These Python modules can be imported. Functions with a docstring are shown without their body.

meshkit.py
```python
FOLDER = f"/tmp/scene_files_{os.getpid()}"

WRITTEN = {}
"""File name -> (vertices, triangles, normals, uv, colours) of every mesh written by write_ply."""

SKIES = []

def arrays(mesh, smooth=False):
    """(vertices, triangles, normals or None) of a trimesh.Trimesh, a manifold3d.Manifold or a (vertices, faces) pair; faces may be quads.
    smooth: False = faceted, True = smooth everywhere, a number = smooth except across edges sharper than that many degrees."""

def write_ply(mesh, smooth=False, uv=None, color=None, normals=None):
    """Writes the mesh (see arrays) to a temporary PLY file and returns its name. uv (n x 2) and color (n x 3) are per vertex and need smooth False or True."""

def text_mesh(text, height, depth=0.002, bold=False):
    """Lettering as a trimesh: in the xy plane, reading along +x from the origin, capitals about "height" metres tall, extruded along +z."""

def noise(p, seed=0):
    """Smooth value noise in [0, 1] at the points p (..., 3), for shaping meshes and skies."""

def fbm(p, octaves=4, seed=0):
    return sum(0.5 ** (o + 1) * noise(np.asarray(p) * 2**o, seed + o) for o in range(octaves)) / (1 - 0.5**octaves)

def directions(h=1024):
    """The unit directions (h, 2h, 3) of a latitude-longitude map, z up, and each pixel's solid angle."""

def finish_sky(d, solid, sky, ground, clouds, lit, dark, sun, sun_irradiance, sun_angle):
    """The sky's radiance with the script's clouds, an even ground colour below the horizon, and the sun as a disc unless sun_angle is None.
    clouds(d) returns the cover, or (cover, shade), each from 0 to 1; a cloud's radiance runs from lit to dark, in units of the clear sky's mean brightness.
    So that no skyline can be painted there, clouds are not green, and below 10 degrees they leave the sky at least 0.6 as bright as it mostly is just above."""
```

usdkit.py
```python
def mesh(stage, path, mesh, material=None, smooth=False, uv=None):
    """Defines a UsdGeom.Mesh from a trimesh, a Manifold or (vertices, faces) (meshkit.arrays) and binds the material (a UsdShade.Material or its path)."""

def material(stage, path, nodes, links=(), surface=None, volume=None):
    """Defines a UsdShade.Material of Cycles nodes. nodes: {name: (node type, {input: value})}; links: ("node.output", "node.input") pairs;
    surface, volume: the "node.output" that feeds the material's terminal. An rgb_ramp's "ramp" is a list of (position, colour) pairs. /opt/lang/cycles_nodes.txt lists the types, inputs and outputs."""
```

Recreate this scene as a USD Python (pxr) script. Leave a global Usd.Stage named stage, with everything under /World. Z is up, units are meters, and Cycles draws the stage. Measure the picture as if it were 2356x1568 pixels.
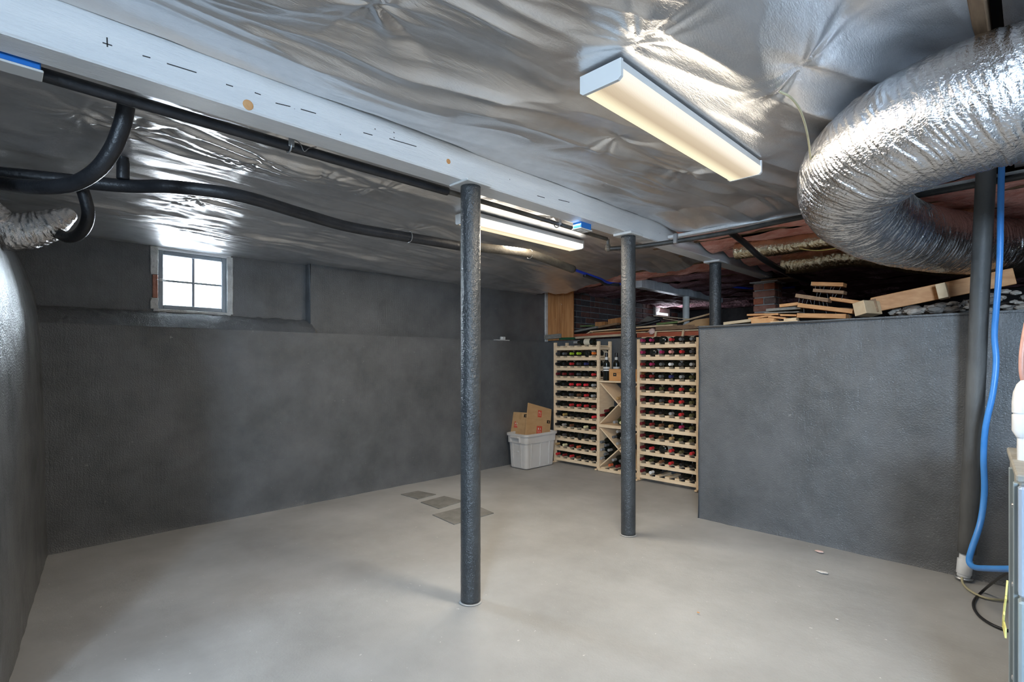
import math, random
import numpy as np, trimesh
import usdkit, meshkit
from pxr import Usd, UsdGeom, UsdLux, Gf, Sdf, UsdShade

stage = Usd.Stage.CreateInMemory()
UsdGeom.SetStageUpAxis(stage, UsdGeom.Tokens.z)
UsdGeom.SetStageMetersPerUnit(stage, 1.0)
UsdGeom.Xform.Define(stage, '/World')
UsdGeom.Scope.Define(stage, '/World/Looks')
random.seed(7)
RNG = np.random.default_rng(11)

# ---------------------------------------------------------------- camera
TH = math.radians(45.17)
C, S = math.cos(TH), math.sin(TH)
EYE, FPX, HOR, CX = 1.2, 1200.0, 832.0, 1178.0
cam = UsdGeom.Camera.Define(stage, '/World/camera')
cam.CreateHorizontalApertureAttr(36.0)
cam.CreateFocalLengthAttr(36.0 * FPX / 2356)
cam.CreateVerticalApertureOffsetAttr(36.0 * (HOR - 784) / 2356)
cam.CreateClippingRangeAttr(Gf.Vec2f(0.05, 200))
cam.CreateExposureAttr(1.0)
cam.AddTransformOp().Set(Gf.Matrix4d(C, S, 0, 0, 0, 0, 1, 0, S, -C, 0, 0, 0, 0, EYE, 1))

# ---------------------------------------------------------------- daylight
dome = UsdLux.DomeLight.Define(stage, '/World/sky')
dome.CreateIntensityAttr(3.0)
dome.CreateColorAttr(Gf.Vec3f(0.93, 0.97, 1.0))


def rect_light(path, pos, normal, w, h, color, power):
    """A RectLight at pos shining along normal; w along its local x."""
    n = np.array(normal, float) / np.linalg.norm(normal)
    zc = -n
    up = np.array([0, 0, 1.0]) if abs(n[2]) < 0.9 else np.array([0, 1.0, 0])
    x = np.cross(up, zc); x /= np.linalg.norm(x)
    y = np.cross(zc, x)
    L = UsdLux.RectLight.Define(stage, path)
    L.CreateWidthAttr(w); L.CreateHeightAttr(h)
    L.CreateColorAttr(Gf.Vec3f(*color)); L.CreateIntensityAttr(power)
    L.AddTransformOp().Set(Gf.Matrix4d(*x, 0, *y, 0, *zc, 0, *pos, 1))
    return L


WIN_POWER, BACK_POWER, LAMP_POWER, LENS = 60.0, 72.0, 36.0, 0.52
DAY, WARM = (0.72, 0.86, 1.0), (1.0, 0.87, 0.69)
rect_light('/World/daylight_window', (-5.20, 1.08, 2.22), (1, 0, -0.48), 1.3, 0.85, DAY, WIN_POWER)
rect_light('/World/daylight_rear', (1.6, -2.52, 1.75), (0, 1, -0.1), 0.9, 0.7, (0.58, 0.78, 1.0), BACK_POWER)

rect_light('/World/daylight_vent', (-4.22, 7.72, 2.0), (1, -.55, .3), .34, .09, (.80, .88, 1.0), 26.0)

# ---------------------------------------------------------------- placing helpers
def W(r, d, z):
    return np.array([r * C - d * S, r * S + d * C, z])


def P(px, py, z=None, X=None, Y=None, d=None):
    """The point that a pixel sees on the plane z, X, Y or at depth d."""
    a, b = (px - CX) / FPX, (HOR - py) / FPX
    if d is None:
        if z is not None:
            d = (z - EYE) / b
        elif X is not None:
            d = X / (a * C - S)
        else:
            d = Y / (a * S + C)
    return W(a * d, d, EYE + b * d)


counts, places = {}, {}


def uname(parent, name):
    key = parent + '/' + name
    n = counts.get(key, 0)
    counts[key] = n + 1
    return key if n == 0 else f'{key}_{n:03d}'


def tag(prim, label=None, cat=None, group=None, kind=None):
    for k, v in (('label', label), ('category', cat), ('group', group), ('kind', kind)):
        if v:
            prim.SetCustomDataByKey(k, v)


def thing(name, label=None, cat=None, loc=(0, 0, 0), rz=0, group=None, kind=None):
    p = uname('/World', name)
    x = UsdGeom.Xform.Define(stage, p)
    x.AddTranslateOp().Set(Gf.Vec3d(*map(float, loc)))
    if rz:
        x.AddRotateZOp().Set(math.degrees(rz))
    places[p] = np.array(loc, float)
    tag(x.GetPrim(), label, cat, group, kind)
    return p


def part(name, mesh, material, parent='/World', smooth=False, label=None, cat=None, group=None, kind=None, local=False):
    """One Mesh; vertices in world coordinates unless local."""
    p = uname(parent, name)
    v, f = (np.array(mesh.vertices, float), np.array(mesh.faces)) if hasattr(mesh, 'vertices') else mesh
    v = np.array(v, float)
    root = '/'.join(p.split('/')[:3])
    if not local and root in places:
        v = v - places[root]
    m = usdkit.mesh(stage, p, (v, f), MATS[material], smooth)
    tag(m.GetPrim(), label, cat, group, kind)
    return p


def copy(src, name, label, loc, rz=0, group=None, cat=None):
    p = uname('/World', name)
    x = UsdGeom.Xform.Define(stage, p)
    x.AddTranslateOp().Set(Gf.Vec3d(*map(float, loc)))
    if rz:
        x.AddRotateZOp().Set(math.degrees(rz))
    x.GetPrim().GetReferences().AddInternalReference(src)
    x.GetPrim().SetInstanceable(True)
    tag(x.GetPrim(), label, cat, group)
    return p


# ---------------------------------------------------------------- mesh helpers
_BV = None


def box(x0, x1, y0, y1, z0, z1, b=0.002):
    lo, hi = np.array([x0, y0, z0], float), np.array([x1, y1, z1], float)
    b = min(b, 0.3 * (hi - lo).min())
    pts = []
    for i in range(8):
        s = np.array([i & 1, i >> 1 & 1, i >> 2 & 1])
        c = np.where(s, hi, lo)
        inw = np.where(s, -b, b)
        for k in range(3):
            q = c + inw
            q[k] = c[k]
            pts.append(q)
    return hull(pts)


def hull(pts):
    m = trimesh.convex.convex_hull(np.array(pts, float))
    return m


def cat_(*ms):
    ms = [m if hasattr(m, 'vertices') else trimesh.Trimesh(m[0], m[1], process=False) for m in ms]
    return trimesh.util.concatenate(ms)


def beam_between(p0, p1, wid, hei, up=(0, 0, 1), b=0.002, rough=0.0, seed=0):
    """A board from p0 to p1; hei along up, wid across."""
    p0, p1 = np.array(p0, float), np.array(p1, float)
    L = np.linalg.norm(p1 - p0)
    a = (p1 - p0) / L
    u = np.array(up, float); u -= a * u.dot(a); u /= np.linalg.norm(u)
    s = np.cross(u, a)
    m = box(-L / 2, L / 2, -wid / 2, wid / 2, -hei / 2, hei / 2, b)
    v = np.array(m.vertices)
    if rough:
        v[:, 0] += rough * (meshkit.noise(v * 60 + seed) - 0.5) * 2
    v = (p0 + p1) / 2 + v[:, :1] * a + v[:, 1:2] * s + v[:, 2:] * u
    return trimesh.Trimesh(v, m.faces, process=False)


def spline(pts, n=12):
    pts = np.array(pts, float)
    if len(pts) == 2:
        return np.linspace(pts[0], pts[1], n + 1)
    q = np.vstack([2 * pts[0] - pts[1], pts, 2 * pts[-1] - pts[-2]])
    out = []
    for i in range(1, len(q) - 2):
        p0, p1, p2, p3 = q[i - 1:i + 3]
        for t in np.linspace(0, 1, n, endpoint=False):
            out.append(0.5 * (2 * p1 + (p2 - p0) * t + (2 * p0 - 5 * p1 + 4 * p2 - p3) * t * t + (3 * p1 - p0 - 3 * p2 + p3) * t ** 3))
    out.append(pts[-1])
    return np.array(out)


def resample(p, step):
    s = np.concatenate([[0], np.cumsum(np.linalg.norm(np.diff(p, axis=0), axis=1))])
    n = max(2, int(s[-1] / step) + 1)
    t = np.linspace(0, s[-1], n)
    return np.stack([np.interp(t, s, p[:, k]) for k in range(3)], 1), t


def frames(p):
    t = np.gradient(p, axis=0)
    t /= np.linalg.norm(t, axis=1, keepdims=True) + 1e-12
    a = np.zeros_like(p)
    ref = np.array([0, 0, 1.0]) if abs(t[0][2]) < 0.9 else np.array([1.0, 0, 0])
    v = np.cross(t[0], ref); v /= np.linalg.norm(v)
    for i in range(len(p)):
        v = v - t[i] * v.dot(t[i]); v /= np.linalg.norm(v)
        a[i] = v
    return t, a, np.cross(t, a)


def sweep(p, rad, sides=16, caps=True):
    """p (n,3); rad scalar, (n,) or (n,sides)."""
    p = np.array(p, float)
    t, a, b = frames(p)
    ang = np.arange(sides) * 2 * np.pi / sides
    R = np.broadcast_to(np.asarray(rad, float).reshape(-1, 1) if np.ndim(rad) < 2 else rad, (len(p), sides))
    v = p[:, None] + R[..., None] * (np.cos(ang)[None, :, None] * a[:, None] + np.sin(ang)[None, :, None] * b[:, None])
    i, j = np.meshgrid(np.arange(len(p) - 1), np.arange(sides), indexing='ij')
    q = np.stack([i * sides + j, i * sides + (j + 1) % sides, (i + 1) * sides + (j + 1) % sides, (i + 1) * sides + j], -1).reshape(-1, 4)
    f = np.vstack([q[:, [0, 1, 2]], q[:, [0, 2, 3]]])
    v = v.reshape(-1, 3)
    if caps:
        n = len(v)
        v = np.vstack([v, p[0], p[-1]])
        e = np.arange(sides)
        f = np.vstack([f, np.stack([np.full(sides, n), (e + 1) % sides, e], 1), np.stack([np.full(sides, n + 1), n - sides + e, n - sides + (e + 1) % sides], 1)])
    return trimesh.Trimesh(v, f, process=False)


def tube(pts, r, sides=12, n=10, caps=True):
    return sweep(spline(pts, n), r, sides, caps)


def cyl(p0, p1, r, sides=24):
    return sweep(np.array([p0, p1], float), r, sides)


def lathe(prof, n=20, origin=(0, 0, 0)):
    """prof: list of (radius, z)."""
    prof = np.array(prof, float)
    ang = np.arange(n) * 2 * np.pi / n
    v = np.stack([prof[:, :1] * np.cos(ang), prof[:, :1] * np.sin(ang), np.repeat(prof[:, 1:], n, 1)], -1).reshape(-1, 3)
    i, j = np.meshgrid(np.arange(len(prof) - 1), np.arange(n), indexing='ij')
    q = np.stack([i * n + j, i * n + (j + 1) % n, (i + 1) * n + (j + 1) % n, (i + 1) * n + j], -1).reshape(-1, 4)
    return trimesh.Trimesh(v + np.array(origin), np.vstack([q[:, [0, 1, 2]], q[:, [0, 2, 3]]]), process=False)


def grid(nu, nv, fn, flip=False, keep=None):
    u, v = np.meshgrid(np.linspace(0, 1, nu), np.linspace(0, 1, nv), indexing='ij')
    pts = fn(u, v).reshape(-1, 3)
    i, j = np.meshgrid(np.arange(nu - 1), np.arange(nv - 1), indexing='ij')
    q = np.stack([i * nv + j, (i + 1) * nv + j, (i + 1) * nv + j + 1, i * nv + j + 1], -1).reshape(-1, 4)
    if keep is not None:
        q = q[keep(pts[q].mean(1))]
    f = np.vstack([q[:, [0, 1, 2]], q[:, [0, 2, 3]]])
    if flip:
        f = f[:, ::-1]
    return trimesh.Trimesh(pts, f, process=False)


def poly_extrude(poly, axis, a0, a1, seg=1):
    """poly: closed loop of 2-D points in the plane of the two other axes (in xyz order), extruded along axis."""
    poly = np.array(poly, float)
    n = len(poly)
    other = [k for k in range(3) if k != axis]
    pts = []
    for t in np.linspace(a0, a1, seg + 1):
        q = np.zeros((n, 3))
        q[:, other[0]], q[:, other[1]], q[:, axis] = poly[:, 0], poly[:, 1], t
        pts.append(q)
    v = np.vstack(pts)
    f = []
    for s in range(seg):
        for i in range(n):
            a, b = s * n + i, s * n + (i + 1) % n
            f += [[a, b, b + n], [a, b + n, a + n]]
    from shapely.geometry import Polygon
    tv, tf = trimesh.creation.triangulate_polygon(Polygon(poly), engine='earcut')
    base = len(v)
    for t, rev in ((a0, True), (a1, False)):
        q = np.zeros((len(tv), 3))
        q[:, other[0]], q[:, other[1]], q[:, axis] = tv[:, 0], tv[:, 1], t
        f += [list(x[::-1] + base if rev else x + base) for x in tf]
        v = np.vstack([v, q]); base = len(v)
    m = trimesh.Trimesh(v, np.array(f), process=True)
    m.fix_normals()
    return m


def ridged(p, octaves=3, seed=0):
    out, a = 0, 1.0
    for o in range(octaves):
        out = out + a * (1 - np.abs(2 * meshkit.noise(np.asarray(p) * 2 ** o, seed + o * 7) - 1))
        a *= 0.5
    return out / (2 - 2 * 0.5 ** octaves)


# ---------------------------------------------------------------- materials
MATS = {}


def mat(name, c1, c2=None, rough=0.5, metal=0.0, scale=6.0, stretch=(1, 1, 1), detail=4, lo=0.35, hi=0.65, bump=0.0, bscale=60.0, bstretch=(1, 1, 1),
        bump2=0.0, b2scale=12.0, b2stretch=(1, 1, 1), spec=0.5, rough2=None, spots=None, extra=None, coat=0.0):
    nodes = {'p': ('principled_bsdf', {'base_color': c1, 'roughness': rough, 'metallic': metal, 'specular_ior_level': spec, 'coat_weight': coat}), 'g': ('geometry', {})}
    links = []
    col = None
    if c2 is not None:
        nodes['m'] = ('mapping', {'scale': stretch})
        nodes['n'] = ('noise_texture', {'scale': scale, 'detail': detail, 'roughness': 0.6})
        nodes['r'] = ('rgb_ramp', {'ramp': [(0, c1), (lo, c1), (hi, c2), (1, c2)]})
        links += [('g.position', 'm.vector'), ('m.vector', 'n.vector'), ('n.fac', 'r.fac')]
        col = 'r.color'
        if rough2 is not None:
            nodes['rr'] = ('map_range', {'from_min': lo, 'from_max': hi, 'to_min': rough, 'to_max': rough2, 'clamp': True})
            links += [('n.fac', 'rr.value'), ('rr.result', 'p.roughness')]
    if spots:
        sc, th, sw, colr = spots
        nodes['sn'] = ('noise_texture', {'scale': sc, 'detail': 3, 'roughness': 0.7})
        nodes['sr'] = ('map_range', {'from_min': th, 'from_max': th + sw, 'to_min': 0, 'to_max': 1, 'clamp': True})
        nodes['sm'] = ('mix_color', {'a': c1, 'b': colr})
        links += [('g.position', 'sn.vector'), ('sn.fac', 'sr.value'), ('sr.result', 'sm.fac')]
        if col:
            links.append((col, 'sm.a'))
        col = 'sm.result'
    if col:
        links.append((col, 'p.base_color'))
    nrm = None
    for k, (amt, bs, bst) in enumerate(((bump, bscale, bstretch), (bump2, b2scale, b2stretch))):
        if amt:
            nodes[f'bm{k}'] = ('mapping', {'scale': bst})
            nodes[f'bn{k}'] = ('noise_texture', {'scale': bs, 'detail': 3, 'roughness': 0.55})
            nodes[f'b{k}'] = ('bump', {'strength': 1.0, 'distance': amt})
            links += [('g.position', f'bm{k}.vector'), (f'bm{k}.vector', f'bn{k}.vector'), (f'bn{k}.fac', f'b{k}.height')]
            if nrm:
                links.append((nrm, f'b{k}.normal'))
            nrm = f'b{k}.normal'
    if nrm:
        links.append((nrm, 'p.normal'))
    MATS[name] = usdkit.material(stage, '/World/Looks/' + name, nodes, links, surface='p.BSDF')


mat('black_wall_paint', (.084, .088, .092), (.140, .144, .148), rough=.24, rough2=.38, scale=2.6, detail=8, lo=.3, hi=.72, bump=.0042, bscale=120, bump2=.0018, b2scale=16, b2stretch=(5, 5, .3), spots=(26, .70, .05, (.22, .22, .22)))
mat('concrete_floor', (.275, .272, .262), (.44, .438, .43), rough=.62, rough2=.5, scale=1.1, detail=9, lo=.28, hi=.66, bump=.0007, bscale=120, bump2=.002, b2scale=9, spots=(34, .70, .03, (.62, .61, .58)))
mat('floor_patch', (.17, .168, .155), (.24, .235, .22), rough=.7, scale=9, bump=.004, bscale=90)
mat('white_beam_paint', (.72, .73, .74), (.80, .80, .80), rough=.42, scale=3, stretch=(6, .6, 6), bump=.003, bscale=30, bstretch=(6, .8, 6), spots=(22, .72, .015, (.10, .09, .085)))
mat('rough_beam_paint', (.46, .48, .50), (.62, .63, .64), rough=.38, scale=5, stretch=(1, 6, 1), bump=.006, bscale=16, bstretch=(2, 9, 1))
mat('steel_paint', (.036, .040, .044), (.060, .066, .070), rough=.22, scale=5, bump=.006, bscale=60, bump2=.003, b2scale=150)
mat('white_enamel', (.68, .68, .67), rough=.4)
mat('off_white', (.62, .60, .56), (.72, .70, .66), rough=.55, scale=7)
mat('pvc', (.78, .79, .80), (.70, .71, .72), rough=.32, scale=9)
mat('galvanised', (.42, .43, .44), (.55, .55, .55), rough=.38, metal=.85, scale=14)
mat('rubber', (.012, .013, .016), (.024, .025, .029), rough=.42, scale=9, bump=.002, bscale=60)
mat('iron_dark', (.020, .019, .018), (.05, .046, .04), rough=.5, scale=14)
mat('rubber_dusty', (.055, .048, .038), (.10, .088, .07), rough=.6, scale=9, bump=.003, bscale=50)
mat('drain_sleeve', (.055, .055, .055), (.13, .13, .125), rough=.55, scale=3, stretch=(1, 1, .5), bump=.002, bscale=40)
mat('iron_pipe', (.055, .050, .042), (.12, .105, .085), rough=.5, scale=12, bump=.002, bscale=70)
mat('blue_pex', (.05, .26, .70), (.08, .31, .78), rough=.34, scale=5)
mat('deep_blue', (.012, .045, .42), rough=.35)
mat('bright_blue', (.02, .17, .55), rough=.4)
mat('copper_line', (.56, .30, .24), (.48, .25, .2), rough=.4, scale=20)
mat('tan_hose', (.42, .38, .24), rough=.35)
mat('yellow_tape', (.70, .62, .16), (.76, .68, .26), rough=.5, scale=12)
mat('furnace_paint', (.27, .33, .36), (.31, .37, .40), rough=.42, scale=4)
mat('furnace_front', (.32, .38, .47), (.36, .42, .50), rough=.4, scale=4)
mat('dusty_metal', (.26, .25, .22), (.36, .34, .30), rough=.6, scale=20)
mat('black_plastic', (.012, .012, .013), rough=.4)
mat('pine', (.76, .545, .34), (.84, .645, .43), rough=.55, scale=5, stretch=(2, 2, 9), spots=(9, .74, .05, (.45, .27, .13)))
mat('pine_flat', (.78, .575, .36), (.86, .665, .45), rough=.55, scale=6, stretch=(1.2, 8, 8))
mat('crate_wood', (.60, .28, .09), (.68, .34, .13), rough=.55, scale=6, stretch=(1, 1, 6))
mat('fir_panel', (.40, .155, .045), (.58, .27, .10), rough=.62, scale=3.2, stretch=(9, 9, .8), spots=(17, .70, .03, (.6, .55, .48)), bump=.004, bscale=14, bstretch=(8, 8, .7))
mat('old_board', (.50, .225, .08), (.64, .33, .14), rough=.6, scale=5, stretch=(2, 2, 7), spots=(7, .72, .05, (.16, .08, .04)))
mat('fresh_cut', (.66, .46, .27), (.72, .54, .34), rough=.6, scale=22)
mat('orange_wood', (.58, .27, .10), (.68, .38, .17), rough=.6, scale=14, bump=.004, bscale=50)
mat('grey_wood', (.19, .175, .15), (.30, .275, .235), rough=.75, scale=9, stretch=(2, 9, 9), bump=.003, bscale=40)
mat('brown_wood', (.21, .12, .065), (.33, .20, .11), rough=.7, scale=8, stretch=(2, 9, 9), bump=.003, bscale=40)
mat('tan_sheet', (.48, .37, .24), (.55, .44, .30), rough=.7, scale=10)
mat('red_siding', (.36, .075, .035), (.43, .11, .05), rough=.6, scale=9, stretch=(1, 8, 8))
mat('green_strip', (.16, .22, .07), (.22, .28, .10), rough=.6, scale=12)
mat('dark_green', (.015, .085, .035), rough=.5)
mat('pale_pink', (.62, .42, .36), (.70, .5, .44), rough=.9, scale=20)
mat('nail_steel', (.25, .24, .23), rough=.45, metal=.7)
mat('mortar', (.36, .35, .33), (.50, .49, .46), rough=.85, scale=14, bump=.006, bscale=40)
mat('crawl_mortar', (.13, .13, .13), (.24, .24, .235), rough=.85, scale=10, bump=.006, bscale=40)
mat('plaster', (.42, .42, .41), (.60, .60, .58), rough=.6, scale=14, bump=.012, bscale=30)
mat('window_grey', (.26, .30, .34), (.31, .35, .39), rough=.4, scale=6)
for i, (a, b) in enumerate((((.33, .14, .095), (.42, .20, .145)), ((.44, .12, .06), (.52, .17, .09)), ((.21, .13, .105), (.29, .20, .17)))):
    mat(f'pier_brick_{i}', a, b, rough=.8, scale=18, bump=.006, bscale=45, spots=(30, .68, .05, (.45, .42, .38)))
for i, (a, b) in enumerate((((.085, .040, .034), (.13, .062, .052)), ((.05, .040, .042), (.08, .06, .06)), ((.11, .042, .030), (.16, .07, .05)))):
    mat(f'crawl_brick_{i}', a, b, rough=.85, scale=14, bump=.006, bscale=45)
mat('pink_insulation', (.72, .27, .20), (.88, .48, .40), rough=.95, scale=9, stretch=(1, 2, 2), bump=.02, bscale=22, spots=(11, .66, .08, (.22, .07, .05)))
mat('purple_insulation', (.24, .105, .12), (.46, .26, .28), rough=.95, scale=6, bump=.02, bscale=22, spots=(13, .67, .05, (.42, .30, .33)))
mat('dirt', (.055, .045, .036), (.12, .10, .08), rough=.95, scale=4, bump=.02, bscale=18)
mat('dark_earth', (.03, .027, .026), (.06, .053, .05), rough=.95, scale=3, bump=.02, bscale=14)
mat('rubble', (.10, .092, .085), (.24, .215, .19), rough=.9, scale=7, bump=.02, bscale=22)
mat('rubble_pale', (.30, .26, .22), (.46, .41, .36), rough=.9, scale=16, bump=.01, bscale=30)
mat('joist_wood', (.16, .095, .05), (.24, .15, .085), rough=.7, scale=5, stretch=(9, 1, 9))
mat('deck', (.05, .042, .036), rough=.9)
mat('tote_plastic', (.56, .54, .52), (.62, .60, .58), rough=.42, scale=3)
mat('cardboard', (.50, .30, .14), (.56, .35, .175), rough=.75, scale=6, stretch=(1, 1, 3))
mat('cardboard_edge', (.62, .47, .30), rough=.8)
mat('print_red', (.62, .085, .045), rough=.6)
mat('print_black', (.02, .018, .016), rough=.6)
mat('print_white', (.78, .72, .64), rough=.6)
mat('packing_tape', (.47, .29, .13), rough=.3)
mat('bottle_glass', (.010, .012, .009), rough=.07, spec=.6)
mat('bottle_green', (.035, .045, .015), rough=.08, spec=.6)
mat('bottle_amber', (.38, .20, .05), rough=.15, spec=.6)
mat('paper_cream', (.62, .55, .40), (.70, .63, .50), rough=.7, scale=60)
mat('paper_white', (.72, .71, .68), (.60, .58, .54), rough=.7, scale=60)
mat('paper_dark', (.05, .05, .05), rough=.6)
CAPS = {
    'black': (.012, .012, .013), 'dark grey': (.06, .06, .065), 'grey': (.20, .21, .22), 'silver': (.50, .50, .50), 'lime green': (.36, .55, .03), 'orange': (.80, .19, .03),
    'red': (.55, .03, .035), 'bright red': (.78, .035, .05), 'dark red': (.20, .018, .018), 'maroon': (.13, .012, .018), 'magenta': (.34, .02, .09), 'navy': (.03, .035, .14),
    'brown': (.16, .07, .035), 'tan': (.50, .31, .14), 'pale yellow': (.72, .66, .38), 'white': (.75, .75, .74), 'pink': (.72, .30, .27), 'gold': (.60, .45, .16), 'olive': (.085, .078, .032), 'orange red': (.60, .12, .045),
}
for k, v in CAPS.items():
    mat('capsule_' + k.replace(' ', '_'), v, rough=.32, spec=.6, metal=.5 if k in ('silver', 'gold', 'grey') else 0)


def foil_material(name, col, rough, rough2, bump, bscale, bst, bump2, b2scale, b2st, metal=1.0):
    nodes = {'g': ('geometry', {}), 'm1': ('mapping', {'scale': bst}), 'm2': ('mapping', {'scale': b2st}),
             'n1': ('noise_texture', {'scale': bscale, 'detail': 3, 'roughness': .55}), 'n2': ('noise_texture', {'scale': b2scale, 'detail': 4, 'roughness': .6}),
             'nr': ('noise_texture', {'scale': 2.2, 'detail': 4}), 'rr': ('map_range', {'from_min': .35, 'from_max': .65, 'to_min': rough, 'to_max': rough2, 'clamp': True}),
             'b1': ('bump', {'strength': 1.0, 'distance': bump}), 'b2': ('bump', {'strength': 1.0, 'distance': bump2}),
             'p': ('principled_bsdf', {'base_color': col, 'metallic': metal})}
    links = [('g.position', 'm1.vector'), ('g.position', 'm2.vector'), ('m1.vector', 'n1.vector'), ('m2.vector', 'n2.vector'), ('n1.fac', 'b1.height'), ('n2.fac', 'b2.height'),
             ('b1.normal', 'b2.normal'), ('b2.normal', 'p.normal'), ('g.position', 'nr.vector'), ('nr.fac', 'rr.value'), ('rr.result', 'p.roughness')]
    MATS[name] = usdkit.material(stage, '/World/Looks/' + name, nodes, links, surface='p.BSDF')


foil_material('ceiling_foil', (.76, .77, .79), .27, .37, .0009, 260, (1, .35, 1), .0012, 30, (3, .6, 1), .84)
foil_material('duct_foil', (.66, .66, .67), .08, .15, .005, 60, (1, 1, 1), .002, 160, (1, 1, 1))
foil_material('bronze_foil', (.78, .68, .48), .16, .26, .004, 60, (1, 1, 1), .002, 160, (1, 1, 1))

MATS['pane_glass'] = usdkit.material(stage, '/World/Looks/pane_glass', {
    't': ('transparent_bsdf', {'color': (.97, .98, .98)}), 'gl': ('glossy_bsdf', {'color': (1, 1, 1), 'roughness': .05}), 'f': ('fresnel', {'IOR': 1.45}), 'mx': ('mix_closure', {})},
    [('f.fac', 'mx.fac'), ('t.BSDF', 'mx.closure1'), ('gl.BSDF', 'mx.closure2')], surface='mx.closure')


MATS['vent_daylight'] = usdkit.material(stage, '/World/Looks/vent_daylight', {'e': ('emission', {'color': (.86, .93, 1.0), 'strength': 0.6})}, [], surface='e.emission')


def lens_material(name, x0, x1, ramp, strength):
    """Prismatic diffuser lit by the tubes behind it: brighter where they run."""
    nodes = {'g': ('geometry', {}), 'sx': ('separate_xyz', {}), 'mr': ('map_range', {'from_min': x0, 'from_max': x1, 'to_min': 0, 'to_max': 1, 'clamp': True}),
             'r': ('rgb_ramp', {'ramp': ramp}), 'wv': ('wave_texture', {'wave_type': 'bands', 'bands_direction': 'diagonal', 'scale': 90.0}), 'mw': ('map_range', {'from_min': 0, 'from_max': 1, 'to_min': .90, 'to_max': 1.08}),
             'e': ('emission', {'strength': strength}), 'mul': ('vector_math', {'math_type': 'scale'}), 'gl': ('glossy_bsdf', {'color': (.05, .05, .05), 'roughness': .2}), 'add': ('add_closure', {})}
    links = [('g.position', 'sx.vector'), ('sx.x', 'mr.value'), ('mr.result', 'r.fac'), ('g.position', 'wv.vector'), ('wv.fac', 'mw.value'), ('r.color', 'mul.vector1'), ('mw.result', 'mul.scale'),
             ('mul.vector', 'e.color'), ('e.emission', 'add.closure1'), ('gl.BSDF', 'add.closure2')]
    MATS[name] = usdkit.material(stage, '/World/Looks/' + name, nodes, links, surface='add.closure')

# ---------------------------------------------------------------- the setting
def wob(v, amp, sc, seed=0):
    return amp * (meshkit.fbm(np.asarray(v) * sc, 3, seed) - 0.5) * 2


def struct(name, label=None):
    return thing(name, label, None, kind='structure')


# floor
fl = struct('floor', 'grey polished concrete basement floor')


def floor_fn(u, v):
    x, y = -4.7 + u * 8.4, -2.7 + v * 8.0
    p = np.stack([x, y, 0 * x], -1)
    z = wob(p, .004, 1.2)
    edge = np.minimum(np.abs(x + 4.36), 9)
    return np.stack([x, y, z - .004], -1)


part('slab', grid(120, 120, floor_fn), 'concrete_floor', fl, True)
for q in ([(922, 1137), (962, 1129), (1003, 1137), (962, 1148)], [(968, 1155), (1022, 1141), (1066, 1152), (1010, 1170)], [(995, 1184), (1090, 1160), (1136, 1180), (1045, 1206)]):
    pts = [P(x, y, z=0.0)[:2] for x, y in q]
    bt, tp = [(*p, -.01) for p in pts], [(*p, .0035) for p in pts]
    part('floor_patch', hull(bt + tp), 'floor_patch', fl)

# left wall: lower retaining face with ledge, cement fillet under the window, upper wall with the window opening
LX, UX, RX = -4.36, -4.52, -4.44
wl = struct('wall_left', 'black painted left foundation wall with ledge')


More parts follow.
